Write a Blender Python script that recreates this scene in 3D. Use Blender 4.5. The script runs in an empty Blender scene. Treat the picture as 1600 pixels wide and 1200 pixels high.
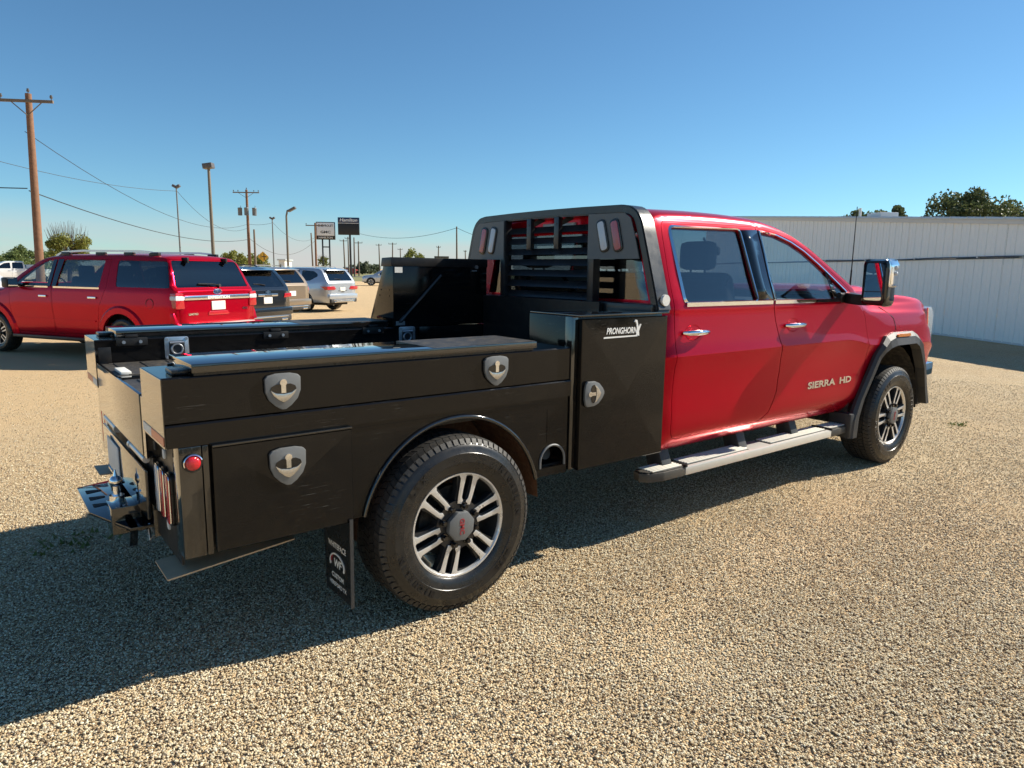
import bpy, bmesh, math, random
import numpy as np
from mathutils import Vector, Matrix, Euler

random.seed(7)
R = math.radians
SC = bpy.context.scene
COL = SC.collection

# ---------------------------------------------------------------- camera
cam_d = bpy.data.cameras.new('camera')
cam = bpy.data.objects.new('camera', cam_d)
COL.objects.link(cam)
YAW, PIT, ROL = 0.90728, 0.16204, -0.01357
CAM = Vector((-1.70301, -3.56224, 1.58058))
_F = Vector((math.cos(YAW) * math.cos(PIT), math.sin(YAW) * math.cos(PIT), -math.sin(PIT)))
_R = Vector((math.sin(YAW), -math.cos(YAW), 0))
_D = _F.cross(_R)
_R2 = _R * math.cos(ROL) + _D * math.sin(ROL)
_D2 = -_R * math.sin(ROL) + _D * math.cos(ROL)
_m = Matrix((_R2, -_D2, -_F)).transposed().to_4x4()
_m.translation = CAM
cam.matrix_world = _m
cam_d.sensor_fit = 'HORIZONTAL'
cam_d.sensor_width = 36
cam_d.lens = 1086.47 / 1600 * 36
cam_d.clip_start = 0.05
cam_d.clip_end = 6000
SC.camera = cam

# ---------------------------------------------------------------- world, sun, exposure
SUN_K, SUN_M = 1.32, 0.37            # shadow run in -x and +y for each metre of height
SUN_DIR = Vector((SUN_K, -SUN_M, 1)).normalized()
SUN_EL = math.asin(SUN_DIR.z)
SUN_AZ = math.atan2(SUN_DIR.y, SUN_DIR.x)
w = bpy.data.worlds.new('World')
SC.world = w
w.use_nodes = True
nt = w.node_tree
nt.nodes.clear()
wo = nt.nodes.new('ShaderNodeOutputWorld')
bg = nt.nodes.new('ShaderNodeBackground')
sky = nt.nodes.new('ShaderNodeTexSky')
sky.sky_type = 'NISHITA'
sky.sun_disc = False
sky.sun_elevation = SUN_EL
sky.sun_rotation = math.pi / 2 - SUN_AZ
sky.air_density = 1.0
sky.dust_density = 0.25
sky.ozone_density = 2.2
sky.altitude = 1150
bg.inputs[1].default_value = 0.071
# thin cirrus streaks low over the horizon
tc = nt.nodes.new('ShaderNodeTexCoord')
sx = nt.nodes.new('ShaderNodeSeparateXYZ')
mp = nt.nodes.new('ShaderNodeMapping')
mp.inputs['Scale'].default_value = (1.6, 1.6, 16)
nz = nt.nodes.new('ShaderNodeTexNoise')
nz.inputs['Scale'].default_value = 1.4
nz.inputs['Detail'].default_value = 6
rz = nt.nodes.new('ShaderNodeValToRGB')
rz.color_ramp.elements[0].position = 0.30
rz.color_ramp.elements[1].position = 0.56
el = nt.nodes.new('ShaderNodeMapRange')
el.inputs['From Min'].default_value = 0.0
el.inputs['From Max'].default_value = 0.085
el.interpolation_type = 'SMOOTHSTEP'
el.inputs['To Min'].default_value = 0.95
el.inputs['To Max'].default_value = 0.0
mul = nt.nodes.new('ShaderNodeMath')
mul.operation = 'MULTIPLY'
mixc = nt.nodes.new('ShaderNodeMixRGB')
mixc.inputs[2].default_value = (5.3, 5.15, 5.1, 1)
nt.links.new(tc.outputs['Generated'], sx.inputs[0])
nt.links.new(tc.outputs['Generated'], mp.inputs[0])
nt.links.new(mp.outputs[0], nz.inputs['Vector'])
nt.links.new(nz.outputs['Fac'], rz.inputs[0])
nt.links.new(sx.outputs[2], el.inputs[0])
nt.links.new(rz.outputs[0], mul.inputs[0])
nt.links.new(el.outputs[0], mul.inputs[1])
nt.links.new(mul.outputs[0], mixc.inputs[0])
tint = nt.nodes.new('ShaderNodeMixRGB')
tint.blend_type = 'MULTIPLY'
tint.inputs[0].default_value = 1
tint.inputs[2].default_value = (0.61, 0.91, 1.02, 1)
nt.links.new(sky.outputs[0], tint.inputs[1])
nt.links.new(tint.outputs[0], mixc.inputs[1])
nt.links.new(mixc.outputs[0], bg.inputs[0])
nt.links.new(bg.outputs[0], wo.inputs[0])

sun_d = bpy.data.lights.new('sun', 'SUN')
sun_d.energy = 5.0
sun_d.angle = R(0.53)
sun_d.color = (1.0, 0.93, 0.80)
sun = bpy.data.objects.new('sun', sun_d)
COL.objects.link(sun)
sun.rotation_euler = SUN_DIR.to_track_quat('Z', 'Y').to_euler()
sun.location = (30, -10, 30)

vs = SC.view_settings
vs.view_transform = 'Standard'
vs.look = 'None'
vs.gamma = 1
vs.use_curve_mapping = False
vs.exposure = 0.80
SC.cycles.use_denoising = True
SC.cycles.max_bounces = 8
SC.cycles.transparent_max_bounces = 16
SC.cycles.caustics_reflective = True
SC.cycles.caustics_refractive = False

# ---------------------------------------------------------------- materials
MATS = {}


def P(name, col, rough=0.5, metal=0.0, coat=0.0, spec=0.5, var=0.0, vscale=8.0, bump=0.0, bscale=40.0,
      emit=None, rvar=0.0, coatr=0.03, dust=0.0, dustcol=(0.45, 0.36, 0.24), scuff=0.0):
    m = bpy.data.materials.new(name)
    m.use_nodes = True
    n = m.node_tree
    b = n.nodes['Principled BSDF']
    b.inputs['Base Color'].default_value = (*col, 1)
    b.inputs['Roughness'].default_value = rough
    b.inputs['Metallic'].default_value = metal
    b.inputs['Coat Weight'].default_value = coat
    b.inputs['Coat Roughness'].default_value = coatr
    b.inputs['Specular IOR Level'].default_value = spec
    if emit:
        b.inputs['Emission Color'].default_value = (*emit[:3], 1)
        b.inputs['Emission Strength'].default_value = emit[3]
    if var or bump or rvar or dust:
        t = n.nodes.new('ShaderNodeTexCoord')
        z = n.nodes.new('ShaderNodeTexNoise')
        z.inputs['Scale'].default_value = vscale
        z.inputs['Detail'].default_value = 5
        z.inputs['Roughness'].default_value = 0.6
        n.links.new(t.outputs['Object'], z.inputs['Vector'])
        last = None
        if var:
            mx = n.nodes.new('ShaderNodeMixRGB')
            mx.inputs[1].default_value = (*[c * (1 - var) for c in col], 1)
            mx.inputs[2].default_value = (*[min(1, c * (1 + var)) for c in col], 1)
            n.links.new(z.outputs['Fac'], mx.inputs[0])
            last = mx.outputs[0]
        if dust:
            zd = n.nodes.new('ShaderNodeTexNoise')
            zd.inputs['Scale'].default_value = vscale * 3.1
            zd.inputs['Detail'].default_value = 8
            zd.inputs['Roughness'].default_value = 0.7
            n.links.new(t.outputs['Object'], zd.inputs['Vector'])
            rp = n.nodes.new('ShaderNodeMapRange')
            rp.inputs['From Min'].default_value = 0.45
            rp.inputs['From Max'].default_value = 0.85
            rp.inputs['To Max'].default_value = dust
            n.links.new(zd.outputs['Fac'], rp.inputs[0])
            md = n.nodes.new('ShaderNodeMixRGB')
            md.inputs[1].default_value = (*col, 1)
            md.inputs[2].default_value = (*dustcol, 1)
            if last:
                n.links.new(last, md.inputs[1])
            n.links.new(rp.outputs[0], md.inputs[0])
            last = md.outputs[0]
        if scuff:
            mp_ = n.nodes.new('ShaderNodeMapping')
            mp_.inputs['Scale'].default_value = (9, 9, 210)
            n.links.new(t.outputs['Object'], mp_.inputs[0])
            zs = n.nodes.new('ShaderNodeTexNoise')
            zs.inputs['Scale'].default_value = 1.0
            zs.inputs['Detail'].default_value = 5
            zs.inputs['Roughness'].default_value = 0.75
            n.links.new(mp_.outputs[0], zs.inputs['Vector'])
            zm = n.nodes.new('ShaderNodeTexNoise')
            zm.inputs['Scale'].default_value = 3.3
            zm.inputs['Detail'].default_value = 3
            n.links.new(t.outputs['Object'], zm.inputs['Vector'])
            r1 = n.nodes.new('ShaderNodeMapRange')
            r1.inputs['From Min'].default_value = 0.60
            r1.inputs['From Max'].default_value = 0.74
            n.links.new(zs.outputs['Fac'], r1.inputs[0])
            r2 = n.nodes.new('ShaderNodeMapRange')
            r2.inputs['From Min'].default_value = 0.52
            r2.inputs['From Max'].default_value = 0.68
            r2.inputs['To Max'].default_value = scuff
            n.links.new(zm.outputs['Fac'], r2.inputs[0])
            pm = n.nodes.new('ShaderNodeMath')
            pm.operation = 'MULTIPLY'
            n.links.new(r1.outputs[0], pm.inputs[0])
            n.links.new(r2.outputs[0], pm.inputs[1])
            ms_ = n.nodes.new('ShaderNodeMixRGB')
            ms_.inputs[1].default_value = (*col, 1)
            ms_.inputs[2].default_value = (0.42, 0.40, 0.36, 1)
            if last:
                n.links.new(last, ms_.inputs[1])
            n.links.new(pm.outputs[0], ms_.inputs[0])
            last = ms_.outputs[0]
        if last:
            n.links.new(last, b.inputs['Base Color'])
        if rvar:
            mr = n.nodes.new('ShaderNodeMapRange')
            mr.inputs['From Min'].default_value = 0.3
            mr.inputs['From Max'].default_value = 0.7
            mr.inputs['To Min'].default_value = max(0.02, rough - rvar)
            mr.inputs['To Max'].default_value = rough + rvar
            n.links.new(z.outputs['Fac'], mr.inputs[0])
            n.links.new(mr.outputs[0], b.inputs['Roughness'])
        if bump:
            z2 = n.nodes.new('ShaderNodeTexNoise')
            z2.inputs['Scale'].default_value = bscale
            z2.inputs['Detail'].default_value = 4
            n.links.new(t.outputs['Object'], z2.inputs['Vector'])
            bp = n.nodes.new('ShaderNodeBump')
            bp.inputs['Strength'].default_value = bump
            bp.inputs['Distance'].default_value = 0.01
            n.links.new(z2.outputs['Fac'], bp.inputs['Height'])
            n.links.new(bp.outputs[0], b.inputs['Normal'])
    MATS[name] = m
    return m


def glass(name, tint, rough=0.0, spec=1.5):
    m = bpy.data.materials.new(name)
    m.use_nodes = True
    n = m.node_tree
    n.nodes.clear()
    o = n.nodes.new('ShaderNodeOutputMaterial')
    t = n.nodes.new('ShaderNodeBsdfTransparent')
    t.inputs[0].default_value = (*tint, 1)
    g = n.nodes.new('ShaderNodeBsdfGlossy')
    g.inputs['Roughness'].default_value = 0.015 + rough
    f = n.nodes.new('ShaderNodeFresnel')
    f.inputs[0].default_value = spec
    ge = n.nodes.new('ShaderNodeNewGeometry')
    io = n.nodes.new('ShaderNodeMapRange')
    io.inputs['To Min'].default_value = spec
    io.inputs['To Max'].default_value = 1 / spec
    n.links.new(ge.outputs['Backfacing'], io.inputs[0])
    n.links.new(io.outputs[0], f.inputs[0])
    mx = n.nodes.new('ShaderNodeMixShader')
    n.links.new(f.outputs[0], mx.inputs[0])
    n.links.new(t.outputs[0], mx.inputs[1])
    n.links.new(g.outputs[0], mx.inputs[2])
    n.links.new(mx.outputs[0], o.inputs[0])
    MATS[name] = m
    return m


P('red_paint', (0.50, 0.002, 0.018), 0.24, 0.6, 0.28, spec=0.03, var=0.04, vscale=3, coatr=0.01)
P('black_paint', (0.007, 0.0065, 0.0065), 0.09, 0, 1.0, spec=0.7, bump=0.008, bscale=120, rvar=0.03, vscale=5, dust=0.02, coatr=0.04)
P('black_lid', (0.007, 0.0065, 0.0065), 0.07, 0, 1.0, spec=0.8, bump=0.006, bscale=60, rvar=0.02, vscale=4, dust=0.02, coatr=0.02)
P('black_sheet', (0.0048, 0.0046, 0.0048), 0.10, 0, 0.0, spec=0.36, bump=0.010, bscale=60, rvar=0.05, vscale=6, dust=0.010, scuff=0.35)
P('black_satin', (0.009, 0.009, 0.010), 0.38, spec=0.4, bump=0.05, bscale=300, rvar=0.08, dust=0.04)
P('black_gloss', (0.006, 0.006, 0.007), 0.06, 0, 0.6)
P('deck_steel', (0.035, 0.034, 0.034), 0.55, 0.2, var=0.4, vscale=14, bump=0.3, bscale=120, dust=0.35)
P('plastic', (0.028, 0.029, 0.031), 0.5, bump=0.12, bscale=600, dust=0.06)
P('rack_paint', (0.014, 0.015, 0.017), 0.34, 0, 0.2, bump=0.08, bscale=420, rvar=0.08, dust=0.04)
P('lamp_panel', (0.10, 0.11, 0.115), 0.4, bump=0.05, bscale=300, dust=0.06)
P('rubber', (0.014, 0.0135, 0.013), 0.28, var=0.3, vscale=12, bump=0.04, bscale=180, rvar=0.07, dust=0.04)
P('tread', (0.020, 0.019, 0.018), 0.6, var=0.3, vscale=20, bump=0.1, bscale=150, dust=0.12)
P('alloy', (0.80, 0.79, 0.77), 0.30, 0.65, 0.3, rvar=0.05, vscale=20)
P('alloy_dark', (0.045, 0.046, 0.049), 0.35, 0.5, 0.4)
P('chrome', (0.85, 0.86, 0.88), 0.05, 1.0)
P('zinc', (0.55, 0.58, 0.62), 0.32, 0.85, var=0.15, vscale=60)
P('latch_grey', (0.17, 0.175, 0.175), 0.45, 0.35, bump=0.2, bscale=700)
P('steel_bright', (0.62, 0.60, 0.56), 0.25, 0.9)
P('lens_red', (0.55, 0.012, 0.02), 0.12, 0, 0.8, bump=0.3, bscale=240)
P('lens_red_dull', (0.42, 0.09, 0.11), 0.25, 0, 0.6, bump=0.3, bscale=240)
P('lens_white', (0.62, 0.64, 0.66), 0.15, 0, 0.8, bump=0.6, bscale=160)
P('lens_amber', (0.75, 0.24, 0.02), 0.15, 0, 0.8, bump=0.3, bscale=240)
P('white_print', (0.78, 0.77, 0.74), 0.45)
P('red_print', (0.32, 0.03, 0.035), 0.45)
P('white_paint', (0.72, 0.72, 0.71), 0.3, 0, 0.8, var=0.03)
P('interior', (0.018, 0.019, 0.021), 0.7, var=0.2)
P('interior_grey', (0.07, 0.074, 0.08), 0.7, var=0.2)
P('under_dark', (0.012, 0.0115, 0.011), 0.8, var=0.4, dust=0.25)
P('tan_steel', (0.55, 0.40, 0.25), 0.5, 0.1, var=0.35, vscale=9, dust=0.5)  # light tan base for the step plate, mottled by noise
P('rusty', (0.13, 0.055, 0.025), 0.75, var=0.5, vscale=14, bump=0.3, dust=0.3)
P('board_metal', (0.80, 0.78, 0.72), 0.30, 0.45, var=0.06, vscale=20, dust=0.06)
P('board_pad', (0.74, 0.71, 0.62), 0.5, 0.0, dust=0.2)
P('step_end', (0.05, 0.047, 0.042), 0.5, dust=0.12)
P('silver_paint', (0.48, 0.52, 0.57), 0.3, 0.6, 1.0)
P('tan_paint', (0.30, 0.23, 0.16), 0.3, 0.6, 1.0)
P('black_car', (0.006, 0.008, 0.011), 0.15, 0, 1.0)
P('tail_red', (0.42, 0.010, 0.016), 0.12, 0, 0.9, var=0.15, vscale=30)
P('wood', (0.20, 0.10, 0.055), 0.85, var=0.45, vscale=5, bump=0.4, bscale=30)
P('wood_grey', (0.17, 0.13, 0.095), 0.85, var=0.4, vscale=5, bump=0.3, bscale=30)
P('pole_metal', (0.17, 0.145, 0.11), 0.6, 0.2, var=0.2)
P('pole_grey', (0.16, 0.16, 0.155), 0.6, 0.2, var=0.2)
P('pole_black', (0.012, 0.012, 0.013), 0.45)
P('insulator', (0.10, 0.09, 0.085), 0.4)
P('transformer', (0.13, 0.14, 0.15), 0.5)
P('wire', (0.02, 0.02, 0.022), 0.6)
P('sign_white', (0.80, 0.81, 0.82), 0.5)
P('sign_black', (0.010, 0.010, 0.012), 0.35)
P('sign_blue', (0.012, 0.028, 0.085), 0.35)
P('sign_screen', (0.012, 0.011, 0.011), 0.5, bump=0.2, bscale=60)
P('sign_yellow', (0.72, 0.40, 0.03), 0.5)
P('wall_metal', (0.92, 0.905, 0.86), 0.42, 0.0, var=0.03, vscale=0.6, rvar=0.06, dust=0.05, dustcol=(0.42, 0.36, 0.28))
P('trim_metal', (0.66, 0.66, 0.65), 0.45, 0.0, var=0.06, vscale=1.0)
P('trim_blue', (0.02, 0.045, 0.085), 0.4, var=0.1)
P('roof_metal', (0.55, 0.56, 0.56), 0.4, 0.3, var=0.06, vscale=0.8)
P('bark', (0.11, 0.08, 0.055), 0.9, var=0.4, bump=0.5, bscale=20)
P('logo_blue', (0.01, 0.03, 0.14), 0.3)
P('sticker', (0.72, 0.71, 0.66), 0.5, var=0.1, vscale=40)
P('orange_tape', (0.75, 0.22, 0.12), 0.35)
P('headlamp', (0.55, 0.58, 0.6), 0.08, 0.3, 1.0, bump=0.6, bscale=60)
P('distant_wall', (0.38, 0.33, 0.27), 0.8, var=0.1)
glass('glass_clear', (0.91, 0.965, 0.965))
glass('glass_tint', (0.50, 0.54, 0.58), spec=1.9)
glass('glass_dark', (0.26, 0.29, 0.33), spec=2.0)
P('mirror', (0.85, 0.87, 0.88), 0.01, 1.0)


def leaf_mat(name, c1, c2):
    m = bpy.data.materials.new(name)
    m.use_nodes = True
    n = m.node_tree
    b = n.nodes['Principled BSDF']
    b.inputs['Roughness'].default_value = 0.55
    b.inputs['Specular IOR Level'].default_value = 0.3
    g = n.nodes.new('ShaderNodeNewGeometry')
    mx = n.nodes.new('ShaderNodeMixRGB')
    mx.inputs[1].default_value = (*c1, 1)
    mx.inputs[2].default_value = (*c2, 1)
    n.links.new(g.outputs['Random Per Island'], mx.inputs[0])
    n.links.new(mx.outputs[0], b.inputs['Base Color'])
    tl = n.nodes.new('ShaderNodeBsdfTranslucent')
    n.links.new(mx.outputs[0], tl.inputs[0])
    ms = n.nodes.new('ShaderNodeMixShader')
    ms.inputs[0].default_value = 0.3
    o = n.nodes['Material Output']
    n.links.new(b.outputs[0], ms.inputs[1])
    n.links.new(tl.outputs[0], ms.inputs[2])
    n.links.new(ms.outputs[0], o.inputs[0])
    MATS[name] = m


leaf_mat('leaf_yellow', (0.13, 0.15, 0.03), (0.27, 0.27, 0.06))
leaf_mat('leaf_green', (0.08, 0.12, 0.035), (0.17, 0.21, 0.07))
leaf_mat('leaf_dark', (0.05, 0.07, 0.026), (0.13, 0.15, 0.06))
leaf_mat('leaf_grey', (0.10, 0.12, 0.07), (0.18, 0.20, 0.12))
leaf_mat('grass_leaf', (0.10, 0.14, 0.03), (0.20, 0.20, 0.06))

# ---------------------------------------------------------------- mesh helpers


def MT(m):
    return MATS[m] if isinstance(m, str) else m


def link(name, me, mats, parent=None, smooth=None):
    o = bpy.data.objects.new(name, me)
    COL.objects.link(o)
    if mats is not None:
        for m in (mats if isinstance(mats, (list, tuple)) else [mats]):
            me.materials.append(MT(m))
    if parent is not None:
        o.parent = parent
    if smooth is not None:
        shade(me, smooth)
    return o


def shade(me, ang):
    me.shade_smooth()
    if ang < 180:
        bm = bmesh.new()
        bm.from_mesh(me)
        for e in bm.edges:
            if len(e.link_faces) == 2:
                e.smooth = e.calc_face_angle(0) < R(ang)
            else:
                e.smooth = True
        bm.to_mesh(me)
        bm.free()


class MB:
    """collects shapes; build() links them as ONE mesh object"""

    def __init__(self):
        self.bm = bmesh.new()
        self.mi = 0

    def _add(self, vs_, fs):
        v = [self.bm.verts.new(p) for p in vs_]
        out = []
        for f in fs:
            try:
                fc = self.bm.faces.new([v[i] for i in f])
                fc.material_index = self.mi
                out.append(fc)
            except ValueError:
                pass
        return v

    def box(self, x0, x1, y0, y1, z0, z1, bev=0.0, mtx=None):
        tmp = bmesh.new()
        bmesh.ops.create_cube(tmp, size=1)
        sx_, sy_, sz_ = x1 - x0, y1 - y0, z1 - z0
        for v in tmp.verts:
            v.co = Vector(((v.co.x + .5) * sx_ + x0, (v.co.y + .5) * sy_ + y0, (v.co.z + .5) * sz_ + z0))
        if bev > 0:
            bmesh.ops.bevel(tmp, geom=list(tmp.edges), offset=min(bev, abs(sx_) * .45, abs(sy_) * .45, abs(sz_) * .45),
                            segments=2, affect='EDGES', profile=.6)
        self._merge(tmp, mtx)
        return self

    def _merge(self, tmp, mtx=None):
        if mtx is not None:
            bmesh.ops.transform(tmp, matrix=mtx, verts=tmp.verts)
        tmp.verts.index_update()
        self._add([v.co.copy() for v in tmp.verts], [[v.index for v in f.verts] for f in tmp.faces])
        tmp.free()

    def cyl(self, p0, p1, r0, r1=None, n=16, cap=True):
        p0, p1 = Vector(p0), Vector(p1)
        r1 = r0 if r1 is None else r1
        d = (p1 - p0).normalized()
        a = d.orthogonal().normalized()
        b = d.cross(a)
        vv = []
        for p, r in ((p0, r0), (p1, r1)):
            for i in range(n):
                t = 2 * math.pi * i / n
                vv.append(p + a * r * math.cos(t) + b * r * math.sin(t))
        fs = [[i, (i + 1) % n, n + (i + 1) % n, n + i] for i in range(n)]
        if cap:
            fs += [list(range(n))[::-1], list(range(n, 2 * n))]
        self._add(vv, fs)
        return self

    def tube(self, pts, r, n=8, closed=False, rect=None, up=None):
        """sweep a circle (or rect=(w,h)) along pts; r may be a list"""
        pts = [Vector(p) for p in pts]
        N = len(pts)
        rs = r if isinstance(r, (list, tuple)) else [r] * N
        rings = []
        pa = None
        for i, p in enumerate(pts):
            if closed:
                t = (pts[(i + 1) % N] - pts[i - 1]).normalized()
            else:
                t = (pts[min(i + 1, N - 1)] - pts[max(i - 1, 0)]).normalized()
            if up is not None:
                a = Vector(up) - t * t.dot(Vector(up))
                a.normalize()
            elif pa is None:
                a = t.orthogonal().normalized()
            else:
                a = pa - t * t.dot(pa)
                a.normalize()
            pa = a
            b = t.cross(a)
            ring = []
            if rect:
                # miter scale
                for (u, v) in ((-1, -1), (1, -1), (1, 1), (-1, 1)):
                    ring.append(p + a * u * rect[1] / 2 + b * v * rect[0] / 2)
            else:
                for k in range(n):
                    q = 2 * math.pi * k / n
                    ring.append(p + (a * math.cos(q) + b * math.sin(q)) * rs[i])
            rings.append(ring)
        m = len(rings[0])
        vv = [q for ring in rings for q in ring]
        fs = []
        for i in range(N if closed else N - 1):
            j = (i + 1) % N
            for k in range(m):
                fs.append([i * m + k, i * m + (k + 1) % m, j * m + (k + 1) % m, j * m + k])
        if not closed:
            fs += [list(range(m))[::-1], list(range((N - 1) * m, N * m))]
        self._add(vv, fs)
        return self

    def prism(self, poly, a0, a1, axis='y', bev=0.0, mtx=None):
        """extrude 2-D polygon between a0 and a1 along axis; poly coords are the other two axes in order"""
        def co(u, v, a):
            return {'y': (u, a, v), 'x': (a, u, v), 'z': (u, v, a)}[axis]
        n = len(poly)
        tmp = bmesh.new()
        v0 = [tmp.verts.new(co(u, v, a0)) for u, v in poly]
        v1 = [tmp.verts.new(co(u, v, a1)) for u, v in poly]
        tmp.faces.new(v0)
        tmp.faces.new(v1[::-1])
        for i in range(n):
            tmp.faces.new([v0[i], v1[i], v1[(i + 1) % n], v0[(i + 1) % n]])
        bmesh.ops.recalc_face_normals(tmp, faces=tmp.faces)
        if bev > 0:
            bmesh.ops.bevel(tmp, geom=list(tmp.edges), offset=bev, segments=2, affect='EDGES', profile=.6)
        self._merge(tmp, mtx)
        return self

    def lathe(self, prof, c, axis='y', n=64, close=False):
        """prof: list of (r, a) radius and offset along axis from point c"""
        c = Vector(c)
        vv, fs = [], []
        for r, a in prof:
            for i in range(n):
                t = 2 * math.pi * i / n
                u, v = r * math.cos(t), r * math.sin(t)
                vv.append(c + Vector({'y': (u, a, v), 'x': (a, u, v), 'z': (u, v, a)}[axis]))
        m = len(prof)
        for j in range(m if close else m - 1):
            k = (j + 1) % m
            for i in range(n):
                fs.append([j * n + i, j * n + (i + 1) % n, k * n + (i + 1) % n, k * n + i])
        self._add(vv, fs)
        return self

    def quad(self, a, b, c, d):
        self._add([a, b, c, d], [[0, 1, 2, 3]])
        return self

    def poly(self, pts):
        self._add(pts, [list(range(len(pts)))])
        return self

    def ball(self, c, r, seg=16, rings=10, scale=(1, 1, 1)):
        tmp = bmesh.new()
        bmesh.ops.create_uvsphere(tmp, u_segments=seg, v_segments=rings, radius=r)
        self._merge(tmp, Matrix.Translation(c) @ Matrix.Diagonal((*scale, 1)))
        return self

    def text(self, s, size, mtx, depth=0.0, shear=0.0, sx_=1.0, space=1.0, align='CENTER', bold=0.0):
        cu = bpy.data.curves.new('t', 'FONT')
        cu.body = s
        cu.size = size
        cu.extrude = depth
        cu.shear = shear
        cu.space_character = space
        cu.align_x = align
        cu.align_y = 'CENTER'
        cu.offset = bold
        cu.resolution_u = 3
        ob = bpy.data.objects.new('t', cu)
        tmp = bmesh.new()
        tmp.from_mesh(ob.to_mesh())
        ob.to_mesh_clear()
        bpy.data.objects.remove(ob)
        bpy.data.curves.remove(cu)
        bmesh.ops.remove_doubles(tmp, verts=tmp.verts, dist=1e-6)
        self._merge(tmp, mtx @ Matrix.Diagonal((sx_, 1, 1, 1)))
        return self

    def mirror_y(self):
        tmp = self.bm.copy()
        for v in tmp.verts:
            v.co.y = -v.co.y
        bmesh.ops.reverse_faces(tmp, faces=tmp.faces)
        mi = [f.material_index for f in tmp.faces]
        tmp.verts.index_update()
        v = [self.bm.verts.new(q.co) for q in tmp.verts]
        for f, m in zip(list(tmp.faces), mi):
            fc = self.bm.faces.new([v[q.index] for q in f.verts])
            fc.material_index = m
        tmp.free()
        return self

    def build(self, name, mat, parent=None, smooth=30, recalc=True):
        me = bpy.data.meshes.new(name)
        if recalc:
            bmesh.ops.recalc_face_normals(self.bm, faces=self.bm.faces)
        self.bm.to_mesh(me)
        self.bm.free()
        return link(name, me, mat, parent, smooth)


def thing(name, label, cat, loc=(0, 0, 0), rz=0.0, group=None):
    o = bpy.data.objects.new(name, None)
    COL.objects.link(o)
    o.location = loc
    o.rotation_euler = (0, 0, rz)
    o.empty_display_size = 0.2
    tag(o, label, cat, group)
    return o


def tag(o, label=None, cat=None, group=None, kind=None):
    if label:
        o['label'] = label
    if cat:
        o['category'] = cat
    if group:
        o['group'] = group
    if kind:
        o['kind'] = kind
    return o


def pchip(tab):
    X = [a for a, _ in tab]
    Y = [b for _, b in tab]
    n = len(X)
    h = [X[i + 1] - X[i] for i in range(n - 1)]
    d = [(Y[i + 1] - Y[i]) / h[i] for i in range(n - 1)]
    m = [d[0]] + [0 if d[i - 1] * d[i] <= 0 else 2 * d[i - 1] * d[i] / (d[i - 1] + d[i]) for i in range(1, n - 1)] + [d[-1]]

    def f(x):
        if x <= X[0]:
            return Y[0]
        if x >= X[-1]:
            return Y[-1]
        i = max(k for k in range(n - 1) if X[k] <= x)
        t = (x - X[i]) / h[i]
        return ((2 * t ** 3 - 3 * t * t + 1) * Y[i] + (t ** 3 - 2 * t * t + t) * h[i] * m[i]
                + (-2 * t ** 3 + 3 * t * t) * Y[i + 1] + (t ** 3 - t * t) * h[i] * m[i + 1])
    return f


def inpoly(p, poly):
    x, y = p
    c = False
    j = len(poly) - 1
    for i in range(len(poly)):
        xi, yi = poly[i]
        xj, yj = poly[j]
        if (yi > y) != (yj > y) and x < (xj - xi) * (y - yi) / (yj - yi) + xi:
            c = not c
        j = i
    return c


def offs(poly, d):
    """offset a polygon inwards by d"""
    n = len(poly)
    A = sum(poly[i][0] * poly[(i + 1) % n][1] - poly[(i + 1) % n][0] * poly[i][1] for i in range(n))
    s = 1 if A > 0 else -1
    out = []
    for i in range(n):
        p0, p1, p2 = Vector(poly[i - 1]), Vector(poly[i]), Vector(poly[(i + 1) % n])
        a = (p1 - p0).normalized()
        b = (p2 - p1).normalized()
        na = Vector((-a.y, a.x)) * s
        nb = Vector((-b.y, b.x)) * s
        m = na + nb
        if m.length < 1e-6:
            m = na.copy()
        m.normalize()
        k = max(0.35, m.dot(na))
        q = p1 + m * d / k
        out.append((q.x, q.y))
    return out


def rounded(poly, r, seg=4):
    n = len(poly)
    out = []
    for i in range(n):
        p0, p1, p2 = Vector(poly[i - 1]), Vector(poly[i]), Vector(poly[(i + 1) % n])
        rr = min(r, (p0 - p1).length * .45, (p2 - p1).length * .45)
        a = p1 + (p0 - p1).normalized() * rr
        b = p1 + (p2 - p1).normalized() * rr
        for k in range(seg + 1):
            t = k / seg
            q = a * (1 - t) ** 2 + p1 * 2 * t * (1 - t) + b * t * t
            out.append((q.x, q.y))
    return out


AX = {'xz': (0, 2), 'xy': (0, 1), 'yz': (1, 2)}


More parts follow.
